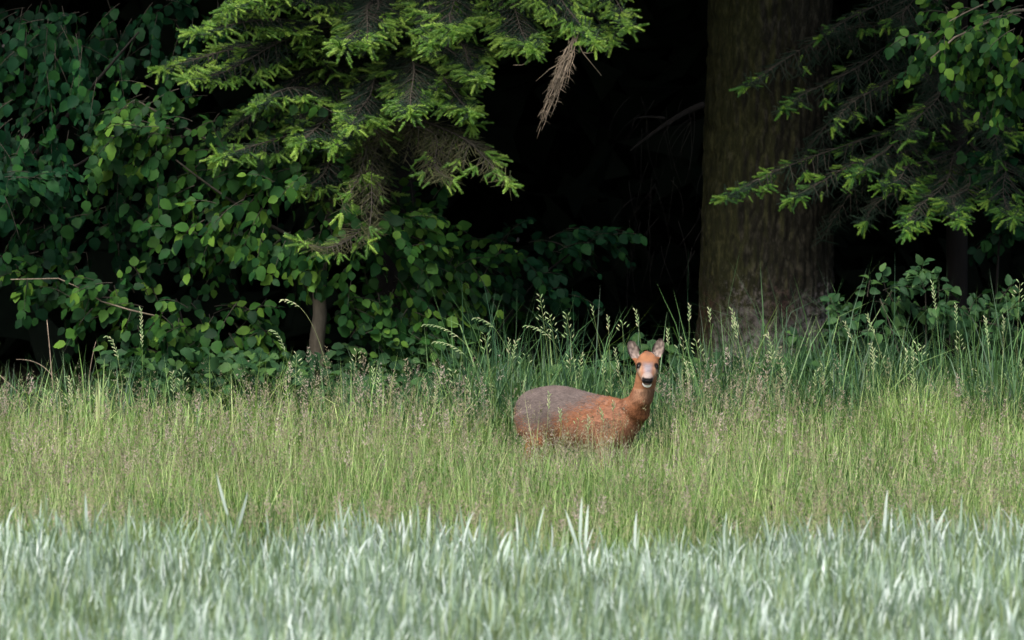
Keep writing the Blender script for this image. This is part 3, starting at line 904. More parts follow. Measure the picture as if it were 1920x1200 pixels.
leafy(ur2, ur2.location, blob_sprays([(1900, 300, 50, 60, 43.2, 43.6, 8, 200, 60, .26), (1900, 430, 50, 50, 43.2, 43.6, 6, 200, 60, .24)], 55), M['leaf_shaded'], seed=56)

# shrub in the grass, lower right
ES = Vector((at(1720, 700, 42.1).x, 42.1, 0))
elder = thing('elder_shrub', ES, 'grey green shrub rising above the grass right of the big trunk', 'shrub')
for p in (((1720, 830, 42.1), (1700, 680, 42.1), (1650, 560, 42.1)), ((1725, 830, 42.1), (1740, 690, 42.1), (1735, 545, 42.1)), ((1730, 830, 42.1), (1790, 700, 42.1), (1870, 600, 42.1)),
          ((1715, 830, 42.1), (1620, 720, 42.1), (1580, 600, 42.1))):
    limb(elder, ES, p, .010, .003, mat=M['twig'])
leafy(elder, ES, blob_sprays([
    (1670, 560, 45, 18, 41.8, 42.3, 9, 20, 60, .2),
    (1735, 560, 35, 28, 41.8, 42.3, 8, 60, 60, .2),
    (1580, 620, 50, 35, 41.8, 42.3, 12, 60, 70, .22),
    (1620, 660, 70, 35, 41.8, 42.3, 10, 30, 80, .22),
    (1800, 600, 60, 28, 41.8, 42.4, 10, 20, 60, .22),
    (1800, 650, 90, 40, 41.8, 42.4, 16, 20, 90, .24),
    (1880, 620, 50, 50, 41.8, 42.4, 12, 20, 60, .22),
    (1540, 660, 40, 40, 41.8, 42.3, 7, 120, 60, .2),
], 61), M['nettle'], seed=62, size=(.05, .085), protos=ELDER, twig_r=.003)

# ------------------------------------------------------------------ undergrowth of nettles and brambles
def build_undergrowth():
    s = Soup()
    def patch(n, x0, x1, Y0, Y1, h0, h1, sz):
        px = rng.uniform(x0, x1, n); Y = rng.uniform(Y0, Y1, n)
        X = (px - 960) / F * Y
        hmax = h0 + (h1 - h0) * noise2(X, Y, .45)
        z = hmax * rng.random(n) ** .6
        pos = np.stack([X, Y, z], 1)
        az = rng.uniform(0, 6.28, n)
        d = np.stack([np.cos(az), np.sin(az) - .3, rng.normal(-.25, .3, n)], 1)
        nr = np.stack([rng.normal(0, .4, n), rng.normal(-.5, .4, n), np.full(n, .8)], 1)
        idx = rng.integers(0, 8, n)
        for k, pr in enumerate(LEAF[:4] + ELDER):
            m = idx == k
            s.scatter(pr, pos[m], frames(d[m], nr[m]), rng.uniform(*sz, m.sum()), rng.random(m.sum()))
    patch(900, -150, 200, 41.5, 42.4, .30, .60, (.05, .09))
    patch(3000, 190, 900, 41.5, 42.5, .50, .98, (.045, .10))
    patch(1700, 640, 1560, 41.6, 42.8, .45, .85, (.05, .10))
    patch(1500, 1300, 2100, 41.5, 42.6, .4, .8, (.05, .09))
    o = obj('undergrowth', s.mesh('undergrowth', M['nettle'], smooth=True), kind='stuff')
    tag(o, 'dark green nettles and brambles along the foot of the forest edge', 'undergrowth')
build_undergrowth()

# ------------------------------------------------------------------ grasses
DEER = Vector(((1080 - 960) / 340., 40.05, 0))
DTH = math.radians(42)
def clear_of_deer(X, Y, pad=0.0):
    dx, dy = X - DEER.x, Y - DEER.y
    lx = dx * math.cos(DTH) - dy * math.sin(DTH); ly = dx * math.sin(DTH) + dy * math.cos(DTH)
    return (lx / (.46 + pad)) ** 2 + (ly / (.17 + pad)) ** 2 > 1

BL3 = [blade(1, .009, b, 4) for b in (.35, .8, 1.3, 1.9)] + [blade(1, .009, .5, 4, kink=(.55, .9))]
def put_blades(s, n, x0, x1, Y0, Y1, hfun, wid=1.0, tilt=.18, protos=None, yexp=1.0, rfun=None, deerpad=0.0, dens=None):
    px = rng.uniform(x0, x1, n); Y = Y0 + (Y1 - Y0) * rng.random(n) ** yexp
    X = (px - 960) / F * Y
    ok = clear_of_deer(X, Y, deerpad)
    if dens is not None: ok &= rng.random(n) < dens(px, Y)
    px, Y, X = px[ok], Y[ok], X[ok]; n = len(X)
    h = hfun(px, X, Y) * rng.uniform(.55, 1.1, n)
    pos = np.stack([X, Y, ground_z(X, Y) - .01], 1)
    R = rot_ypr(rng.uniform(0, 6.28, n), np.abs(rng.normal(0, tilt, n)), rng.uniform(0, 6.28, n))
    w = wid * rng.uniform(.6, 1.3, n) / h
    scl = np.stack([h, h * w * 1.0, h], 1)
    protos = protos or BL3
    idx = rng.integers(0, len(protos), n)
    rn = rfun(px, X, Y) if rfun else rng.random(n)
    for k, pr in enumerate(protos):
        m = idx == k
        s.scatter(pr, pos[m], R[m], scl[m], rn[m])
    return pos

def meadow_h(px, X, Y):
    b = .50 + .16 * (noise2(X, Y, .8) - .5) + .20 * (noise2(X, Y, .22) - .5)
    b = np.where((px > 930) & (px < 1290) & (Y > 38.0), b - .13, b)
    b = np.where((px > 1400), b + .15 * np.clip((px - 1400) / 150, 0, 1) * np.clip((Y - 38) / 2, 0, 1), b)
    return b

def rnd_patch(px, X, Y):
    return np.clip(.02 + .95 * (noise2(X, Y, .7) * .6 + noise2(X, Y * .5, .18) * .4) * rng.uniform(.5, 1.2, len(X)) * np.interp(Y, [33, 36, 38.5], [.75, .85, 1.1]) + rng.normal(0, .17, len(X)), 0.0, .98)

s = Soup()
put_blades(s, 95000, -120, 2040, 32.9, 41.3, meadow_h, wid=.75, rfun=rnd_patch, deerpad=-.03)
put_blades(s, 1500, 1640, 1800, 40.0, 40.9, lambda px, X, Y: np.full(len(X), .80) - np.abs(px - 1720) / 800, wid=.6, tilt=.10, rfun=lambda px, X, Y: rng.uniform(.6, .98, len(X)))
put_blades(s, 2600, -100, 930, 40.2, 41.3, lambda px, X, Y: .50 + .38 * noise2(X, Y, .22), wid=1.0, tilt=.10, rfun=lambda px, X, Y: rng.uniform(.5, .95, len(X)))
put_blades(s, 900, 1250, 1640, 40.0, 41.0, lambda px, X, Y: .62 + .15 * noise2(X, Y, .3), wid=.7, tilt=.12, rfun=lambda px, X, Y: rng.uniform(.3, .9, len(X)))
put_blades(s, 900, 930, 1240, 38.7, 39.75, lambda px, X, Y: .44 + .12 * noise2(X, Y, .2), wid=.7, tilt=.14, rfun=lambda px, X, Y: rng.uniform(.25, .95, len(X)), deerpad=-.02)
put_blades(s, 5000, -100, 2040, 36, 41.0, lambda px, X, Y: .58 + .18 * noise2(X, Y, .3) - .14 * ((px > 930) & (px < 1240)), wid=.5, tilt=.2, rfun=lambda px, X, Y: rng.uniform(.6, .98, len(X)))
o = obj('meadow_grass', s.mesh('meadow_grass', M['meadow']), kind='stuff')
tag(o, 'long fine meadow grass growing between the wheat and the forest edge', 'grass')

s = Soup()
def tall_h(px, X, Y):
    b = .62 + .34 * noise2(X, Y, .5) + .38 * (rng.random(len(X)) < .10)
    b = np.where(px < 850, .50 + .38 * noise2(X, Y, .3), b)
    b = np.where((px > 1060) & (px < 1300), b - .08, b)
    b = np.where(px > 1320, b + .05, b)
    return b
put_blades(s, 22000, -120, 2040, 40.7, 42.3, tall_h, wid=.95, tilt=.25, deerpad=.07,
           dens=lambda px, Y: np.where(px < 820, .6, 1.0))
o = obj('tall_grass', s.mesh('tall_grass', M['tall']), kind='stuff')
tag(o, 'tall dark green arching grass behind the deer at the foot of the wood', 'grass')

# flowering grass heads
def panicle(n, L, rad, openness, seed, fs=.006):
    """head of a flowering grass from (0,0,0) up +Z"""
    r = random.Random(seed); V = []; Fc = []; T = []
    for k in range(n):
        t = r.random()
        rr = rad * (1 - t) ** .7 * math.sqrt(r.random()) * (openness + (1 - openness) * .5)
        if t < .15: rr *= t / .15
        a = r.uniform(0, 6.28)
        p = np.array([rr * math.cos(a), rr * math.sin(a), t * L])
        d = np.array([math.cos(a) * .6, math.sin(a) * .6, r.uniform(.3, 1.2)]); d /= np.linalg.norm(d)
        w = np.cross(d, (r.random(), r.random(), r.random())); w /= np.linalg.norm(w)
        l = fs * r.uniform(1.2, 2.2)
        i = len(V); V += [p - w * fs * .3, p + w * fs * .3, p + d * l]; Fc.append((i, i + 1, i + 2)); T += [t, t, t]
    return Proto(V, Fc, T)
FLUFF = [panicle(36, .10, .026, .6, i, .0085) for i in range(3)] + [panicle(34, .15, .05, 1.0, 10 + i, .0065) for i in range(3)]
CULM = [blade(1, .003, b, 3) for b in (.08, .2, .35)]
def culm_tip(pr):
    return pr.v[-1]
def build_flowers():
    sf, sc = Soup(), Soup()
    def put(n, x0, x1, Y0, Y1, h0, h1, patchy=.45, pad=.05):
        px = rng.uniform(x0, x1, n); Y = rng.uniform(Y0, Y1, n); X = (px - 960) / F * Y
        ok = clear_of_deer(X, Y, pad) & (noise2(X + 9, Y, .55) > patchy * rng.uniform(.6, 1.3, n))
        X, Y = X[ok], Y[ok]; n = len(X)
        h = rng.uniform(h0, h1, n)
        R = rot_ypr(rng.uniform(0, 6.28, n), np.abs(rng.normal(0, .14, n)), rng.uniform(0, 6.28, n))
        pos = np.stack([X, Y, ground_z(X, Y)], 1)
        ic = rng.integers(0, 3, n); jf = rng.integers(0, 6, n)
        rn = rng.random(n)
        for k, pr in enumerate(CULM):
            m = ic == k
            sc.scatter(pr, pos[m], R[m], np.stack([h[m], np.ones(m.sum()), h[m]], 1), rn[m])
            tip = pr.v[-1]
            tp = pos + np.einsum('nij,nj->ni', R, h[:, None] * tip[None])
            for j, fp in enumerate(FLUFF):
                mm = m & (jf == j)
                s_ = rng.uniform(.7, 1.15, mm.sum())
                R2 = R[mm]
                sf.scatter(fp, tp[mm] - R2[:, :, 2] * .03, R2, s_, rn[mm])
    put(1100, 200, 900, 37.0, 41.2, .36, .78, .60)
    put(1000, 1230, 2000, 38, 41.2, .42, .78, .64)
    put(2600, -100, 2040, 33.2, 38, .38, .60, .60)
    put(110, 960, 1200, 38.2, 39.4, .36, .46, .3)
    put(300, -100, 260, 38, 41, .42, .68, .5)
    # bare pale culms with tiny heads everywhere
    n = 5200
    px = rng.uniform(-100, 2040, n); Y = rng.uniform(33.3, 41.2, n); X = (px - 960) / F * Y
    ok = clear_of_deer(X, Y, .05) & ~((px > 930) & (px < 1230) & (Y > 38.8) & (rng.random(n) < .6)); X, Y = X[ok], Y[ok]; n = len(X)
    h = rng.uniform(.42, .72, n); R = rot_ypr(rng.uniform(0, 6.28, n), np.abs(rng.normal(0, .22, n)), rng.uniform(0, 6.28, n))
    sc.scatter(CULM[2], np.stack([X, Y, ground_z(X, Y)], 1), R, np.stack([h, np.full(n, 1.15), h], 1), rng.uniform(.3, .99, n))
    tp = np.stack([X, Y, ground_z(X, Y)], 1) + np.einsum('nij,nj->ni', R, h[:, None] * CULM[2].v[-1][None])
    thin = panicle(16, .07, .010, .8, 44, .007)
    sf.scatter(thin, tp - R[:, :, 2] * .03, R, rng.uniform(.7, 1.2, n), rng.uniform(0, .6, n))
    o = obj('flowering_grass', sf.mesh('flowering_grass', M['fluff']), kind='stuff')
    tag(o, 'hazy pinkish beige flower heads of meadow grasses', 'grass')
    o2 = obj('flowering_grass_culms', sc.mesh('flowering_grass_culms', M['culm']), kind='stuff')
    tag(o2, 'thin upright stems of the flowering meadow grasses', 'grass')
build_flowers()

# ------------------------------------------------------------------ single grass stalks that stand out against the wood
def stalk(px0, py0, px1, py1, Y, label, style='spike', lean=0.0, head=.18, seed=0, w=.0024):
    """grass stalk from the ground at px0 to a tip at (px1, py1)"""
    r = random.Random(seed)
    tip = np.array(at(px1, py1, Y))
    X0 = (px0 - 960) / F * Y
    base = np.array([X0, Y, float(ground_z(X0, Y))])
    root = thing('grass_stalk', Vector(base), label, 'grass stalk', 'seeding grass stalks at the forest edge')
    tipl = tip - base
    mid = np.array([tipl[0] * .25 + lean, 0, tipl[2] * .62 if style != 'nod' else tipl[2] * 1.0])
    cp = curve_pts((0, 0, 0), mid, tipl, 16)
    s = Soup(); s.add(tube(cp, np.linspace(w * .55, w * .25, 16), 3), r.random())
    obj('culm', s.mesh('culm', M['culm']), root)
    s = Soup()
    seg = np.linalg.norm(np.diff(cp, axis=0), axis=1); cum = np.concatenate([[0], np.cumsum(seg)]); tot = cum[-1]
    n = int(head / (.011 if style != 'open' else .016))
    sp = tube([(0, 0, 0), (.4, 0, 0), (.8, 0, 0), (1, 0, 0)], [.05, .14, .10, .02], 4)
    for k in range(n):
        d0 = tot - head * (k / n)
        j = min(14, int(np.searchsorted(cum, d0)) - 1); j = max(j, 0)
        f = (d0 - cum[j]) / (seg[j] + 1e-9)
        p = cp[j] * (1 - f) + cp[j + 1] * f
        ax = (cp[j + 1] - cp[j]) / seg[j]
        side = np.array([1, 0, 0]) - ax * ax[0]; side /= np.linalg.norm(side)
        sg = 1 if k % 2 else -1
        op = {'spike': .45, 'nod': .35, 'open': .9}[style]
        d = ax + side * sg * op * r.uniform(.7, 1.2) + np.array([0, r.uniform(-.3, .3), 0])
        if style == 'nod': d[2] -= .5
        d /= np.linalg.norm(d)
        off = d * 0
        if style == 'open': off = d * r.uniform(.005, .05) * (k / n + .2)
        s.scatter(sp, np.array([p + off]), frames([d], [(0, -1, .3)]), np.array([r.uniform(.018, .028)]), [r.random()])
    obj('seed_head', s.mesh('seed_head', M['spikelet']), root)

ST = [
    (268, 800, 264, 582, 41.2, 'tall straight grass stalk with feathery head in front of the dark hollow', 'spike', 0, .22),
    (240, 800, 200, 630, 41.3, 'nodding grass stalk with a curled head at the edge of the dark hollow', 'nod', 0, .16),
    (640, 790, 530, 562, 41.0, 'long arching grass stalk crossing the thin pale stem', 'nod', .02, .12),
    (560, 800, 508, 618, 41.1, 'short nodding grass stalk left of the thin pale stem', 'nod', 0, .16),
    (548, 800, 556, 665, 41.0, 'pinkish upright grass head below the thin pale stem', 'open', 0, .16),
    (655, 800, 668, 660, 41.0, 'pinkish grass head leaning right beside the thin pale stem', 'open', 0, .12),
    (965, 760, 796, 608, 41.2, 'grass stalk bending far left with drooping head above undergrowth', 'nod', .0, .22),
    (955, 760, 815, 640, 41.25, 'lower of the two left bending grass stalks before the bush', 'nod', 0, .20),
    (1000, 770, 890, 596, 41.25, 'slim grass stalk with small head left of the tallest seed head', 'nod', 0, .14),
    (1045, 770, 1012, 556, 41.2, 'tallest loose seed head reaching above the undergrowth left of the deer', 'open', 0, .26),
    (1065, 770, 1030, 590, 41.25, 'loose oat like head directly under the tallest seed head', 'open', 0, .20),
    (1095, 780, 1062, 590, 41.25, 'seed head right of the loose oat like head', 'open', .0, .18),
    (1110, 780, 985, 610, 41.3, 'pale spikelets arching left over the dark leaves', 'nod', 0, .16),
    (1150, 780, 1110, 576, 41.2, 'bare pointed grass stalk rising left of the deer ears', 'spike', 0, .06),
    (1150, 780, 1140, 596, 41.25, 'thin grass stalk close beside the bare pointed one', 'spike', 0, .08),
    (1175, 780, 1167, 606, 41.2, 'grass stalk with a few seeds just left of the deer left ear', 'open', 0, .08),
    (1225, 780, 1192, 584, 41.2, 'slanted pale grass stalk rising between the ears of the deer', 'spike', 0, .10),
    (1262, 790, 1252, 620, 41.1, 'small grass spike just right of the deer ears', 'spike', 0, .10),
    (1290, 790, 1293, 574, 41.2, 'upright grass spike at the left edge of the big trunk', 'spike', 0, .10),
    (1345, 790, 1330, 582, 41.2, 'straight thin spike in front of the left of the trunk', 'spike', 0, .08),
    (1430, 790, 1372, 582, 41.2, 'bent grass stalk in front of the middle of the big trunk', 'spike', .02, .12),
    (1380, 790, 1374, 600, 41.3, 'short green spike under the bent stalk on the trunk', 'spike', 0, .06),
    (1420, 790, 1376, 606, 41.15, 'pale leaning stalk in front of the lichen patch', 'spike', 0, .10),
    (1660, 800, 1584, 606, 41.2, 'leaning seed stalk in front of the grey green shrub', 'spike', 0, .14),
    (1700, 800, 1626, 592, 41.1, 'leaning pale stalk between the shrub and the trunk', 'spike', 0, .12),
    (1780, 790, 1748, 532, 41.1, 'tallest grass spike at the grey green shrub', 'spike', 0, .16),
    (1800, 800, 1792, 572, 41.15, 'fuzzy spike right of the tallest one at the shrub', 'spike', 0, .12),
    (1870, 800, 1848, 598, 41.1, 'curved stalk with long narrow head near the right edge', 'spike', 0, .16),
    (1880, 800, 1882, 598, 41.2, 'slender upright stalk between two heads near the right edge', 'spike', 0, .10),
    (1905, 800, 1912, 532, 41.1, 'tall grass stalk with loose head at the right edge', 'open', 0, .14),
    (1732, 800, 1728, 650, 41.0, 'yellowish grass head in the bright tuft on the right', 'open', 0, .12),
    (1690, 810, 1700, 660, 41.0, 'yellow green spike in the bright tuft below the shrub', 'spike', 0, .12),
    (1020, 870, 1030, 740, 39.2, 'pale grass spike in front of the grey rump of the deer', 'spike', 0, .09),
    (1062, 880, 1050, 770, 39.2, 'green grass spike crossing the flank of the deer', 'spike', 0, .08),
    (1102, 880, 1104, 784, 39.1, 'thin beige grass spike in front of the belly of the deer', 'spike', 0, .08),
    (1145, 880, 1128, 772, 39.1, 'thick green grass spike in front of the shoulder of the deer', 'spike', 0, .07),
    (1150, 870, 1150, 755, 39.15, 'thin pale stalk rising up the shoulder of the deer', 'spike', 0, .06),
    (1065, 880, 1085, 790, 39.0, 'forked pale stalk leaning right before the belly of the deer', 'open', 0, .06),
]
for i, a in enumerate(ST):
    stalk(*a, seed=700 + i)
# more stalks along the fringe
def fringe_stalks():
    r = random.Random(77)
    places = [(90, 'below the curved bare sapling'), (155, 'beside the straight thin sapling at the dark hollow'), (320, 'in front of the low leafy bush'), (440, 'left of the pale thin stem'),
              (700, 'right of the pale thin stem'), (850, 'under the rounded leafy bush'), (930, 'just left of the rump of the deer'), (1000, 'rising behind the rump of the deer'), (1070, 'rising behind the back of the deer'),
              (1130, 'rising behind the withers of the deer'), (1270, 'between the deer and the big trunk'), (1320, 'against the mossy left side of the big trunk'), (1470, 'before the right half of the big trunk'),
              (1540, 'where the big trunk meets the shrub'), (1620, 'before the left part of the grey green shrub'), (1700, 'before the bright tuft under the shrub'), (1820, 'before the right part of the shrub'), (1895, 'close to the right picture edge')]
    kinds = [('spike', 'grass stalk with narrow spike '), ('open', 'grass stalk with loose head '), ('nod', 'grass stalk with nodding head ')]
    i = 0
    for px, pl in places:
        for st, tx in kinds:
            x = px + r.uniform(-32, 32); behind = 940 < px < 1180
            top = r.uniform(625, 720) if px > 820 else r.uniform(690, 770)
            stalk(x + r.uniform(-20, 30), 800, x, top, r.uniform(40.95, 41.4) if behind else r.uniform(40.7, 41.3), tx + pl, st, 0, r.uniform(.09, .17), seed=900 + i)
            i += 1
fringe_stalks()

# broad upright blades at the left
RB = [(60, 745, 3), (38, 740, 2), (110, 735, 3), (150, 705, 4), (168, 695, 3), (190, 672, 3), (230, 760, 3), (352, 698, 3), (345, 745, 3), (480, 790, 2), (550, 745, 2), (270, 760, 3)]
RBL = ['beside the left edge of the field margin', 'leaning at the far left under the dark hollow', 'in front of the left part of the dark hollow', 'forming a pair below the dark hollow',
       'left neighbour of the tallest broad clump', 'the tallest, rising into the dark hollow', 'short, right of the tallest broad clump', 'arching over left of the thin pale stem', 'low, in front of the arching clump',
       'short, among the pinkish heads left of the deer', 'yellowish, below the thin pale stem', 'between the feathery stalk and the tallest broad clump']
for i, ((px, py, n), lb) in enumerate(zip(RB, RBL)):
    Y = 40.6
    X0 = (px - 960) / F * Y
    root = thing('broad_grass', Vector((X0, Y, float(ground_z(X0, Y)))), 'clump of broad bright grass blades ' + lb, 'grass clump', 'broad bladed grass clumps at the left')
    h = float(at(px, py, Y).z)
    for k in range(n):
        bl_ = blade(h * random.uniform(.8, 1.02) + .02, .020, random.uniform(.05, .5) if i != 7 else random.uniform(.8, 1.8), 7)
        s = Soup(); s.add(moved(bl_), random.random())
        bo = obj('blade', s.mesh('blade', M['culm']), root, loc=(random.uniform(-.04, .04), random.uniform(-.03, .03), 0))
        bo.rotation_euler = (random.uniform(-.05, .05), random.uniform(-.1, .1), random.choice([1.57, -1.57, 1.2, -1.1, 0.6]) + random.uniform(-.4, .4))

# bare saplings at the left edge
SB = Vector((at(95, 740, 42.0).x, 42.0, 0))
sap = thing('bare_sapling', SB, 'thin bare dead sapling curving in front of the dark hollow at the left', 'sapling')
limb(sap, SB, ((105, 800, 42), (98, 712, 42), (92, 640, 42), (88, 600, 42)), .0045, .002, 'twig', M['dead_twig'], sides=5)
limb(sap, SB, ((98, 705, 42), (75, 672, 42), (30, 674, 42)), .003, .0015, 'twig', M['dead_twig'], sides=5)
SB2 = Vector((at(40, 760, 41.8).x, 41.8, 0))
sap2 = thing('dead_stem', SB2, 'slanting grey dead stem at the left edge of the wood', 'stem')
limb(sap2, SB2, ((44, 800, 41.8), (34, 735, 41.8), (0, 704, 41.8), (-50, 680, 41.8)), .005, .003, 'twig', M['dead_twig'], sides=5)
SB3 = Vector((at(168, 740, 42.0).x, 42.0, 0))
sap3 = thing('bare_sapling', SB3, 'straight thin leaning sapling right of the curved dead one', 'sapling')
limb(sap3, SB3, ((160, 800, 42), (165, 690, 42), (180, 640, 42)), .003, .0015, 'twig', M['dead_twig'], sides=5)

# ------------------------------------------------------------------ wheat
def wheat_plant(seed):
    r = random.Random(seed)
    ps = []
    H = 1.0
    ps.append(blade(.78, .006, .04, 3))
    ps.append(moved(blade(.78, .006, .04, 3), R=[[0, -1, 0], [1, 0, 0], [0, 0, 1]]))
    az = r.uniform(0, 6.28)
    for k, (z, l, b0) in enumerate(((.76, .30, .14), (.66, .34, .32), (.52, .36, .6), (.38, .34, .9))):
        az += math.pi + r.uniform(-.6, .6)
        bend = r.choice([.2, .35, .6, 1.3]) * (.6 + .3 * k)
        p = blade(l * r.uniform(.8, 1.1), .019 * r.uniform(.75, 1.15), bend, 5)
        c, s_ = math.cos(b0 * r.uniform(.5, 1.2)), math.sin(b0 * r.uniform(.5, 1.2))
        Ry = np.array([[c, 0, s_], [0, 1, 0], [-s_, 0, c]])
        ca, sa = math.cos(az), math.sin(az)
        Rz = np.array([[ca, -sa, 0], [sa, ca, 0], [0, 0, 1]])
        tw = r.uniform(-.5, .5); Rt = np.array([[math.cos(tw), -math.sin(tw), 0], [math.sin(tw), math.cos(tw), 0], [0, 0, 1]])
        p.r[:] = r.uniform(-.45, .45)
        ps.append(moved(p, R=Rz @ Ry @ Rt, t=(0, 0, z)))
    return join(ps)
WP = [wheat_plant(i) for i in range(9)]
def build_wheat():
    s = Soup()
    def put(n, Y0, Y1, x0=-150, x1=2070):
        px = rng.uniform(x0, x1, n); Y = rng.uniform(Y0, Y1, n)
        X = (px - 960) / F * Y
        edge = 33.2 + .55 * (noise2(X, Y * 0, .5) - .5) * 2 + rng.normal(0, .22, n)
        ok = Y < edge
        X, Y = X[ok], Y[ok]; n = len(X)
        h = .60 + .14 * (noise2(X, Y, .5) - .5) + rng.normal(0, .045, n)
        pos = np.stack([X, Y, ground_z(X, Y)], 1)
        R = rot_ypr(rng.uniform(0, 6.28, n), np.abs(rng.normal(0, .10, n)), rng.uniform(0, 6.28, n))
        idx = rng.integers(0, len(WP), n)
        rn = np.clip(.18 + .62 * rng.random(n) ** 1.2 + .5 * (noise2(X, Y, .4) - .5), 0, .99)
        for k, pr in enumerate(WP):
            m = idx == k
            s.scatter(pr, pos[m], R[m], h[m], rn[m])
    put(19500, 26.2, 33.5)
    put(1500, 23, 26.2)
    o = obj('wheat_crop', s.mesh('wheat_crop', M['wheat']), kind='stuff')
    tag(o, 'dense blue green unripe wheat crop filling the foreground', 'crop')
build_wheat()

WS = [(402, 885, 'pale wheat shoot leaning left, highest above the crop edge at the left', -.3), (468, 918, 'wheat leaf slanting right beside the highest left one', .3), (162, 920, 'single upright wheat shoot in front of the grass near the left edge', 0),
      (90, 960, 'wheat shoot leaning right at the far left of the crop edge', .4), (1060, 945, 'pale wheat shoot leaning left below the deer chest', -.3), (1092, 925, 'upright pale wheat shoot straight below the deer belly', .05),
      (1106, 938, 'wheat shoot right beside the upright one below the deer', .1), (1190, 950, 'upright wheat shoot below the deer front leg', 0), (868, 966, 'stubby wheat shoot leaning left, left of the deer', -.4),
      (1358, 950, 'upright wheat shoot below the left side of the trunk', 0), (1558, 952, 'upright wheat shoot below the right side of the trunk', .02), (1740, 935, 'pale wheat shoot leaning left below the bright tuft', -.1),
      (1775, 932, 'wheat shoot slanting right below the bright tuft', .4), (1663, 905, 'thin high wheat shoot standing out to the right of the trunk', .05), (810, 940, 'short blue green wheat shoot well left of the deer', .1)]
for i, (px, py, lb, ln) in enumerate(WS):
    Y = 33.0
    tipp = at(px, py, Y)
    X0 = tipp.x - ln * .2
    root = thing('wheat_shoot', Vector((X0, Y, float(ground_z(X0, Y)))), lb, 'wheat shoot', 'wheat shoots standing out above the crop edge')
    H = tipp.z
    s = Soup(); s.add(tube([(0, 0, 0), (0, 0, H * .5), (0, 0, H - .17)], [.002, .002, .0015], 4), .6)
    obj('stem', s.mesh('stem', M['wheat']), root)
    s = Soup(); s.add(blade(.20, .017, .25, 6), random.uniform(.86, .97))
    o = obj('leaf', s.mesh('leaf', M['wheat']), root, loc=(0, 0, H - .19))
    o.rotation_euler = (0, ln, random.uniform(1.0, 2.0) if abs(ln) < .15 else random.uniform(-.5, .5))
    if abs(ln) >= .15:
        o.rotation_euler = Matrix.Rotation(ln, 3, 'Y').to_euler()
        o.data.transform(Matrix.Rotation(math.pi / 2 + random.uniform(-.4, .4), 4, 'Z'))

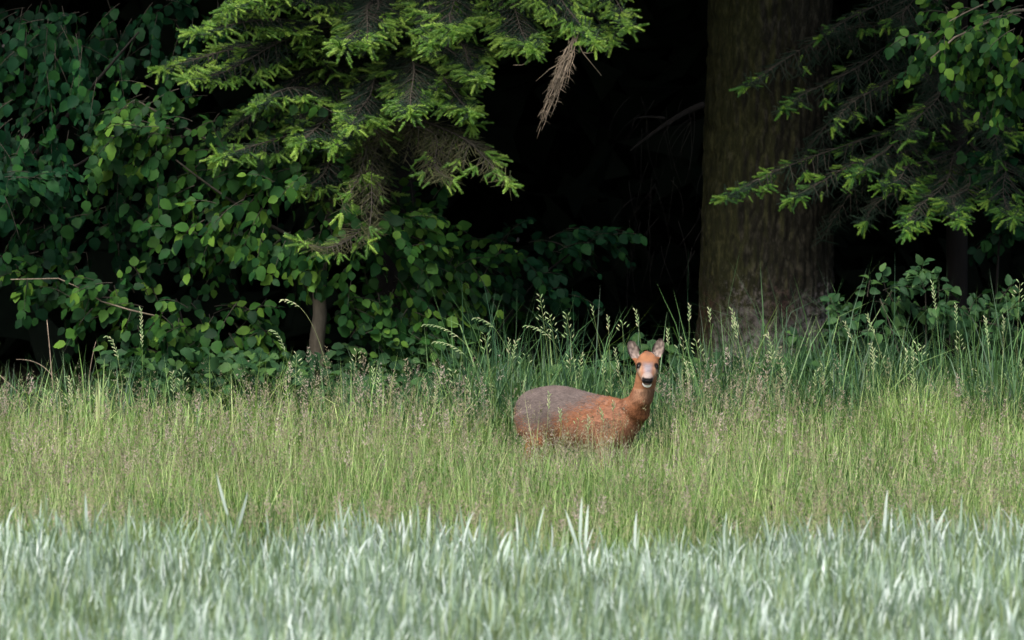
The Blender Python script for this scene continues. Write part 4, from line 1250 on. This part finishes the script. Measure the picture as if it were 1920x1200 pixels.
# ------------------------------------------------------------------ the deer
def build_deer():
    D = np.array(DEER)
    fwd = np.array([math.cos(DTH), -math.sin(DTH), 0]); left = np.array([math.sin(DTH), math.cos(DTH), 0]); upv = np.array([0, 0, 1.])
    def loc(p):                                       # world point -> deer space
        q = np.array(p) - D
        return np.array([q @ fwd, q @ left, q[2]])
    verts = []; faces = []
    def loft(secs, n=28, ex=1.0):
        """secs: (centre, right, up, half width, half height)"""
        b0 = len(verts)
        for (c, rt, u, hw, hh) in secs:
            for k in range(n):
                a = 2 * math.pi * k / n
                verts.append(tuple(np.array(c) + np.array(rt) * hw * math.cos(a) + np.array(u) * hh * math.sin(a)))
        for i in range(len(secs) - 1):
            for k in range(n):
                faces.append((b0 + i * n + k, b0 + i * n + (k + 1) % n, b0 + (i + 1) * n + (k + 1) % n, b0 + (i + 1) * n + k))
        faces.append(tuple(b0 + k for k in range(n))[::-1])
        faces.append(tuple(b0 + (len(secs) - 1) * n + k for k in range(n)))
    def chain(pts, rad, n=20, flat=1.0):
        secs = []
        P = [np.array(p, float) for p in pts]
        for i in range(len(P)):
            t = P[min(i + 1, len(P) - 1)] - P[max(i - 1, 0)]; t /= np.linalg.norm(t)
            ref = np.array([0, 1., 0])
            u = np.cross(t, ref); u /= np.linalg.norm(u)
            rt = np.cross(u, t)
            w, h = (rad[i] if isinstance(rad[i], tuple) else (rad[i], rad[i]))
            secs.append((P[i], rt, u, w, h))
        loft(secs, n)
    Yv = (0, 1, 0); Zv = (0, 0, 1)
    T = [(-.415, .545, .035, .035), (-.40, .545, .075, .062), (-.365, .540, .112, .088), (-.31, .533, .140, .110), (-.24, .533, .156, .122), (-.16, .533, .167, .126), (-.08, .530, .168, .130), (0, .522, .165, .132),
         (.08, .514, .160, .130), (.17, .505, .158, .122), (.24, .500, .160, .112), (.31, .503, .148, .098), (.365, .512, .118, .080), (.40, .523, .075, .055), (.415, .53, .035, .03)]
    loft([((x, 0, z), Yv, Zv, hw, hh) for (x, z, hh, hw) in T], 36)
    # neck, swinging round to face the camera
    nk = [(1150, 795, 39.92, .10, .115), (1176, 782, 39.85, .092, .108), (1192, 765, 39.80, .076, .094), (1203, 745, 39.77, .064, .078), (1209, 725, 39.76, .060, .070), (1212, 706, 39.75, .058, .064), (1213, 690, 39.74, .052, .056)]
    P = [loc(at(a, b, c)) for (a, b, c, _, _) in nk]
    secs = []
    wr = loc(D + np.array([1, 0, 0])); wd = loc(D + np.array([0, 1, 0]))     # world x and y in deer space
    for i, p in enumerate(P):
        t = P[min(i + 1, len(P) - 1)] - P[max(i - 1, 0)]; t /= np.linalg.norm(t)
        f = min(1, i / 4)
        rt = (np.array([0, -1., 0]) * (1 - f) + wr * f); rt -= t * (rt @ t); rt /= np.linalg.norm(rt)
        u = np.cross(t, rt)
        secs.append((p, rt, u, nk[i][3], nk[i][4]))
    loft(secs, 28)
    # head: axis towards the camera, tipped down
    hp = math.radians(15)
    A = (-wd) * math.cos(hp) + np.array([0, 0, -1.]) * math.sin(hp)       # muzzle direction
    U = (-wd) * math.sin(hp) + np.array([0, 0, 1.]) * math.cos(hp)       # forehead direction
    Rt = wr
    tilt = math.radians(-3)
    Rt2 = Rt * math.cos(tilt) + U * math.sin(tilt); U = U * math.cos(tilt) - Rt * math.sin(tilt); Rt = Rt2
    H0 = loc(at(1213.5, 688, 39.70))                                      # between the eyes, inside the skull
    def hd(a, r_, u): return H0 + A * a + Rt * r_ + U * u
    HS = [(-.085, .000, .018, .020), (-.075, .002, .040, .044), (-.045, .014, .054, .066), (-.01, .014, .062, .070), (.025, .008, .064, .064), (.05, .000, .058, .056), (.075, -.006, .050, .047),
          (.10, -.012, .041, .041), (.125, -.018, .034, .036), (.145, -.022, .030, .033), (.160, -.024, .027, .029), (.170, -.025, .020, .021)]
    loft([(hd(a, 0, u), Rt, U, hw, hh) for (a, u, hw, hh) in HS], 28)
    loft([(hd(a, 0, u), Rt, U, hw, hh) for (a, u, hw, hh) in ((.04, -.040, .02, .012), (.09, -.047, .026, .016), (.135, -.056, .025, .014), (.160, -.055, .018, .011))], 20)   # lower jaw
    for sg in (-1, 1):                                                     # brow ridges and cheeks
        loft([(hd(a, sg * .043, u), Rt, U, w, h) for (a, u, w, h) in ((.005, .022, .01, .01), (.025, .024, .019, .017), (.045, .018, .016, .014), (.06, .010, .006, .006))], 14)
    # ears: cupped shells
    ear_info = []
    for sg, (bx, by), (tx, ty), rollv in ((-1, (1195, 674), (1181, 638), .1), (1, (1230, 670), (1240, 634), -.1)):
        B = loc(at(bx, by, 39.735)); Tp = loc(at(tx, ty, 39.74))
        ax = Tp - B; Le = np.linalg.norm(ax); ax /= Le
        nrm = -wd - ax * ((-wd) @ ax); nrm /= np.linalg.norm(nrm)
        sdv = np.cross(ax, nrm)
        nrm2 = nrm * .97 + sdv * rollv * 2; nrm2 -= ax * (nrm2 @ ax); nrm2 /= np.linalg.norm(nrm2)
        sdv = np.cross(ax, nrm2)
        nu, nv = 13, 11
        b0 = len(verts)
        for side in (0, 1):
            for i in range(nu):
                u = i / (nu - 1)
                w = .036 * (math.sin(math.pi * (.16 + .80 * u)) ** .75) * (1 if u < .999 else .3)
                for k in range(nv):
                    v = -1 + 2 * k / (nv - 1)
                    depth = -.022 * (1 - v * v) * math.sin(math.pi * min(1, .25 + .7 * u))
                    c = B + ax * Le * u + sdv * w * v + nrm2 * depth
                    if side: c = c - nrm2 * .0085 * (1 - .5 * abs(v)) - nrm2 * .001
                    verts.append(tuple(c))
        def idx(s_, i, k): return b0 + s_ * nu * nv + i * nv + k
        for i in range(nu - 1):
            for k in range(nv - 1):
                faces.append((idx(0, i, k), idx(0, i, k + 1), idx(0, i + 1, k + 1), idx(0, i + 1, k)))
                faces.append((idx(1, i, k), idx(1, i + 1, k), idx(1, i + 1, k + 1), idx(1, i, k + 1)))
        for i in range(nu - 1):
            faces.append((idx(0, i, 0), idx(0, i + 1, 0), idx(1, i + 1, 0), idx(1, i, 0)))
            faces.append((idx(0, i, nv - 1), idx(1, i, nv - 1), idx(1, i + 1, nv - 1), idx(0, i + 1, nv - 1)))
        for k in range(nv - 1):
            faces.append((idx(0, 0, k), idx(1, 0, k), idx(1, 0, k + 1), idx(0, 0, k + 1)))
            faces.append((idx(0, nu - 1, k), idx(0, nu - 1, k + 1), idx(1, nu - 1, k + 1), idx(1, nu - 1, k)))
        # ear root joined to the skull
        secs = []
        for t, w in ((-.30, .020), (0, .019), (.10, .016)):
            secs.append((B + ax * Le * t - nrm2 * .008, sdv, nrm2, w, w * .8))
        loft(secs, 14)
        ear_info.append((B, ax, Le, sdv, nrm2))
    # legs
    for sg in (-1, 1):
        chain([(.25, sg * .072, .53), (.285, sg * .078, .42), (.275, sg * .072, .345), (.28, sg * .07, .27), (.282, sg * .068, .225), (.28, sg * .067, .13), (.277, sg * .067, .07), (.295, sg * .067, .035), (.305, sg * .067, .002)],
              [(.068, .092), (.050, .066), (.032, .040), (.021, .024), (.019, .021), (.012, .013), (.015, .016), (.014, .015), (.017, .020)])
        chain([(-.27, sg * .065, .54), (-.245, sg * .085, .45), (-.225, sg * .085, .385), (-.27, sg * .080, .32), (-.325, sg * .075, .255), (-.325, sg * .073, .21), (-.305, sg * .072, .12), (-.295, sg * .072, .07), (-.275, sg * .072, .035), (-.262, sg * .072, .002)],
              [(.076, .118), (.062, .10), (.042, .062), (.028, .036), (.020, .026), (.016, .020), (.012, .014), (.015, .016), (.014, .015), (.017, .020)])
    me = bpy.data.meshes.new('deer_raw')
    me.from_pydata(verts, [], faces)
    tmp = bpy.data.objects.new('deer_raw', me); C.objects.link(tmp)
    rm = tmp.modifiers.new('r', 'REMESH'); rm.mode = 'VOXEL'; rm.voxel_size = .0045; rm.use_smooth_shade = True
    sm = tmp.modifiers.new('s', 'SMOOTH'); sm.factor = .5; sm.iterations = 5
    dg = bpy.context.evaluated_depsgraph_get()
    body = bpy.data.meshes.new_from_object(tmp.evaluated_get(dg))
    bpy.data.objects.remove(tmp)
    body.name = 'body'
    n = len(body.vertices)
    co = np.zeros(n * 3); body.vertices.foreach_get('co', co); co = co.reshape(-1, 3)
    no = np.zeros(n * 3); body.vertex_normals.foreach_get('vector', no); no = no.reshape(-1, 3)
    # melt the joints of the torso, neck and legs together, leave the head crisp
    ne = len(body.edges); ed = np.zeros(ne * 2, int); body.edges.foreach_get('vertices', ed); ed = ed.reshape(-1, 2)
    deg = np.bincount(ed.ravel(), minlength=n).astype(float)[:, None]
    wt = np.clip((.74 - co[:, 2]) / .06, 0, 1) * np.clip((co[:, 2] - .36) / .08, 0, 1)
    for _ in range(40):
        acc = np.zeros_like(co)
        for k_ in range(3):
            acc[:, k_] = np.bincount(ed[:, 0], co[ed[:, 1], k_], n) + np.bincount(ed[:, 1], co[ed[:, 0], k_], n)
        co = co + (acc / deg - co) * (.6 * wt)[:, None]
    body.vertices.foreach_set('co', co.astype(np.float32).ravel()); body.update()
    body.vertex_normals.foreach_get('vector', no_buf := np.zeros(n * 3)); no = no_buf.reshape(-1, 3)
    # ---- coat colours
    RUF = np.array([.19, .076, .035]); RUF_D = np.array([.10, .034, .015]); GREY = np.array([.092, .074, .068]); PALE = np.array([.25, .155, .10])
    x, y, z = co.T
    nz_ = noise2(x * 10 + z * 3, z * 14 + y * 3, 1.0); nf = noise2(x * 40 + y * 9, z * 90, 1.0)
    def ss(a, b, t):
        t = np.clip((t - a) / (b - a), 0, 1); return t * t * (3 - 2 * t)
    zb = np.interp(x, [-.42, -.34, -.2, 0, .15, .3], [.62, .50, .45, .54, .62, .70])
    g = ss(-.11, .09, z - zb + (nz_ - .5) * .05) * ss(.36, .22, x)
    col = RUF[None] * (1 - g[:, None]) + GREY[None] * g[:, None]
    col = np.where((x < -.36)[:, None], col * .5 + RUF * .5, col)
    neckw = ss(.60, .70, z) * (x > .2)
    tc_ = np.array([ (c - D[2]) for c in z])
    mot = ss(.3, .9, noise2(x * 5 + 3, z * 6 + y * 4, 1.0)) * .35
    col = col * (1 - mot[:, None]) + np.array([.15, .10, .08])[None] * mot[:, None]
    # throat: paler towards the camera side
    face_cam = no @ (-wd)
    th = neckw * ss(.2, .9, face_cam) * .55
    col = col * (1 - th[:, None]) + (PALE * .85)[None] * th[:, None]
    dark = ss(.62, .68, z) * ss(.20, .30, x) * ss(.3, -.5, face_cam)
    col = col * (1 - .5 * dark[:, None]) + RUF_D[None] * .5 * dark[:, None]
    belly = ss(.40, .36, z) * (np.abs(y) < .09) * (z > .3)
    col = col * (1 - .5 * belly[:, None]) + PALE[None] * .5 * belly[:, None]
    # head
    q = co - H0
    a, r_, u = q @ A, q @ Rt, q @ U
    dist = np.linalg.norm(q - A * .04, axis=1)
    onhead = (dist < .16) & (a > -.09) & (z > H0[2] - .12)
    isear = np.zeros(n, bool)
    for (B, ax, Le, sdv, nrm2) in ear_info:
        e = co - B; t = (e @ ax) / Le
        m = (t > .05) & (np.abs(e @ sdv) < .045) & (np.abs(e @ nrm2) < .05) & (t < 1.2)
        isear |= m & (z > H0[2] + .045)
        inner = m & ((no @ nrm2) > .1)
        v = np.abs(e @ sdv) / .036
        ic = np.array([.19, .15, .13])[None] * (.35 + 1.1 * noise2(e @ sdv * 120, t * 8, 1.0))[:, None]
        rim = ss(.50, .88, v) + ss(.72, 1.0, t)
        ic = ic * (1 - np.clip(rim, 0, 1)[:, None]) + np.array([.010, .008, .007])[None] * np.clip(rim, 0, 1)[:, None]
        outc = np.array([.04, .028, .022])
        mm = m & (z > H0[2] + .045)
        col = np.where((mm & inner)[:, None], ic, np.where((mm & ~inner)[:, None], outc[None], col))
    hm = onhead & ~isear
    hc = np.tile(np.array([.23, .105, .052]), (n, 1))
    # orange forehead, greyish bridge, tan cheeks, black nose, white chin
    fh = ss(.02, -.03, a) * ss(.0, .03, u)
    hc = hc * (1 - .5 * fh[:, None]) + np.array([.225, .080, .032])[None] * .5 * fh[:, None]
    cr = np.exp(-((r_ / .016) ** 2)) * ss(.035, .0, a) * ss(.02, .05, u)
    hc = hc * (1 - .5 * cr[:, None]) + np.array([.08, .05, .04])[None] * .5 * cr[:, None]
    br = ss(.022, .060, a + (nz_ - .5) * .02) * ss(.044, .014, np.abs(r_) + .12 * (a - .05)) * ss(-.03, -.005, u) * ss(.056, .034, u)
    hc = hc * (1 - .9 * br[:, None]) + np.array([.145, .135, .15])[None] * .9 * br[:, None]
    ck = ss(.035, .07, a) * ss(.028, .04, np.abs(r_)) * (u < .03)
    hc = hc * (1 - .6 * ck[:, None]) + np.array([.33, .225, .155])[None] * .6 * ck[:, None]
    # dark eye surround with a pale line beneath
    for sg in (-1, 1):
        ec = hd(.050, sg * .046, .018)
        de = np.linalg.norm(co - ec, axis=1)
        dk = ss(.028, .020, de)
        hc = hc * (1 - dk[:, None]) + np.array([.008, .006, .005])[None] * dk[:, None]
        de2 = np.linalg.norm(co - hd(.062, sg * .046, .002), axis=1)
        pk = ss(.016, .008, de2) * .6
        hc = hc * (1 - pk[:, None]) + np.array([.25, .22, .20])[None] * pk[:, None]
    mz = ss(.125, .135, a) * (u < .02)
    hc = hc * (1 - .7 * mz[:, None]) + np.array([.22, .18, .16])[None] * .7 * mz[:, None]
    ns = ss(.142, .150, a) * ss(-.040, -.034, u) * ss(-.002, -.010, u) * ss(.036, .028, np.abs(r_))
    hc = hc * (1 - ns[:, None]) + np.array([.005, .005, .006])[None] * ns[:, None]
    ml = np.exp(-(((u + .038 + .25 * np.abs(r_)) / .004) ** 2)) * ss(.09, .12, a)
    hc = hc * (1 - .9 * ml[:, None]) + np.array([.02, .016, .016])[None] * .9 * ml[:, None]
    ch = ss(.085, .11, a) * ss(-.044, -.050, u)
    hc = hc * (1 - ch[:, None]) + np.array([.74, .73, .71])[None] * ch[:, None]
    hc = hc * np.where((a > .08), 1.0, .80)[:, None]
    col = np.where(hm[:, None], hc, col)
    col = np.clip(col * (.82 + .36 * nf)[:, None], 0, 1)
    gmix = np.where(hm | isear, 0, g)
    hoof = z < .045
    col[hoof] = (.02, .016, .014)
    ca = body.color_attributes.new('coat', 'FLOAT_COLOR', 'POINT')
    ca.data.foreach_set('color', np.concatenate([col, np.ones((n, 1))], 1).astype(np.float32).ravel())
    m, nt, out = mat_base('deer_coat'); L = nt.links.new
    at_ = N(nt, 'ShaderNodeVertexColor', layer_name='coat')
    pb = N(nt, 'ShaderNodeBsdfPrincipled'); L(at_.outputs[0], pb.inputs['Base Color'])
    pb.inputs['Roughness'].default_value = .8; pb.inputs['Specular IOR Level'].default_value = .12
    pb.inputs['Sheen Weight'].default_value = 0
    no_ = N(nt, 'ShaderNodeTexNoise'); no_.inputs['Scale'].default_value = 120; no_.inputs['Detail'].default_value = 4
    tcx = N(nt, 'ShaderNodeTexCoord'); L(tcx.outputs['Object'], no_.inputs['Vector'])
    bp = N(nt, 'ShaderNodeBump'); bp.inputs['Strength'].default_value = .4; bp.inputs['Distance'].default_value = .004
    L(no_.outputs[0], bp.inputs['Height']); L(bp.outputs[0], pb.inputs['Normal']); L(pb.outputs[0], out.inputs[0])
    body.materials.clear(); body.materials.append(m)
    body.polygons.foreach_set('use_smooth', np.ones(len(body.polygons), bool))
    root = thing('roe_deer', DEER, 'reddish brown roe deer with greyish back standing in tall grass, looking at the camera', 'deer')
    root.rotation_euler = (0, 0, -DTH)
    obj('body', body, root)
    # ---- fur: short hairs lying back along the coat
    r = np.random.default_rng(3)
    cand = np.where(~hoof & ~ns.astype(bool) & (r.random(n) < .75))[0]
    cand = r.permutation(cand)[:75000]
    cc, nn = co[cand], no[cand]
    head_m = onhead[cand] | isear[cand] | (cc[:, 2] > .8)
    flow = np.tile(np.array([-1., 0, -.35]), (len(cand), 1))
    flow[cc[:, 2] < .42] = (-.2, 0, -1)
    nm_ = (cc[:, 2] > .62) & (cc[:, 0] > .28); flow[nm_] = (-.1, 0, -1)
    flow[onhead[cand]] = -A + U * .1
    for (B, ax, Le, sdv, nrm2) in ear_info: flow[isear[cand] & (np.linalg.norm(cc - B, axis=1) < .16)] = ax
    flow = flow + r.normal(0, .25, flow.shape)
    tn = flow - nn * np.sum(flow * nn, 1, keepdims=True)
    tn /= np.linalg.norm(tn, axis=1, keepdims=True) + 1e-9
    dirv = tn + nn * r.uniform(.12, .38, len(cand))[:, None]
    dirv /= np.linalg.norm(dirv, axis=1, keepdims=True)
    ln = np.where(head_m, .007, .019) * r.uniform(.7, 1.3, len(cand))
    wv = np.cross(nn, dirv); wv /= np.linalg.norm(wv, axis=1, keepdims=True) + 1e-9
    w = np.where(head_m, .0013, .0026)[:, None]
    p0 = cc - nn * .001
    V = np.stack([p0 - wv * w / 2, p0 + wv * w / 2, p0 + dirv * ln[:, None]], 1).reshape(-1, 3)
    Fc = np.arange(len(V)).reshape(-1, 3)
    s = Soup(); s.add(Proto(V, Fc))
    fm = s.mesh('fur', m)
    pick = r.random(len(cand)); gm = gmix[cand]; body_h = (~head_m) & (cc[:, 2] > .40)
    hb = col[cand].copy()
    mixm = body_h & (gm > .04)
    hb[mixm] = np.where((pick[mixm] < gm[mixm])[:, None], GREY[None] * 1.05, (RUF * .85)[None])
    col[cand] = hb
    fc = np.repeat(np.clip(col[cand] * (r.uniform(.45, 1.5, (len(cand), 1)) * (.75 + .5 * noise2(cc[:, 0] * 25, cc[:, 2] * 60, 1.0))[:, None]), 0, 1), 3, axis=0)
    ca = fm.color_attributes.new('coat', 'FLOAT_COLOR', 'POINT')
    ca.data.foreach_set('color', np.concatenate([fc, np.ones((len(fc), 1))], 1).astype(np.float32).ravel())
    obj('fur', fm, root, kind='stuff')
    # ---- eyes and nose
    def ball(c, rad, nu=14, nv=10, sq=(1, 1, 1)):
        V = []; Fc = []
        for i in range(nv + 1):
            th = math.pi * i / nv
            for k in range(nu):
                ph = 2 * math.pi * k / nu
                l = (math.sin(th) * math.cos(ph) * sq[0], math.sin(th) * math.sin(ph) * sq[1], math.cos(th) * sq[2])
                V.append(c + (Rt * l[0] + A * l[1] + U * l[2]) * rad)
        for i in range(nv):
            for k in range(nu):
                q4 = (i * nu + k, i * nu + (k + 1) % nu, (i + 1) * nu + (k + 1) % nu, (i + 1) * nu + k)
                Fc += [(q4[0], q4[2], q4[1]), (q4[0], q4[3], q4[2])]
        return Proto(V, Fc)
    for sg in (-1, 1):
        s = Soup(); s.add(ball(hd(.0475, sg * .0465, .017), .0160, sq=(.8, 1, .92)))
        obj('eye', s.mesh('eye', M['eye'], smooth=True), root)
    s = Soup(); s.add(ball(hd(.160, 0, -.026), .0265, sq=(1.12, .48, .62)))
    obj('nose', s.mesh('nose', M['nose'], smooth=True), root)
build_deer()
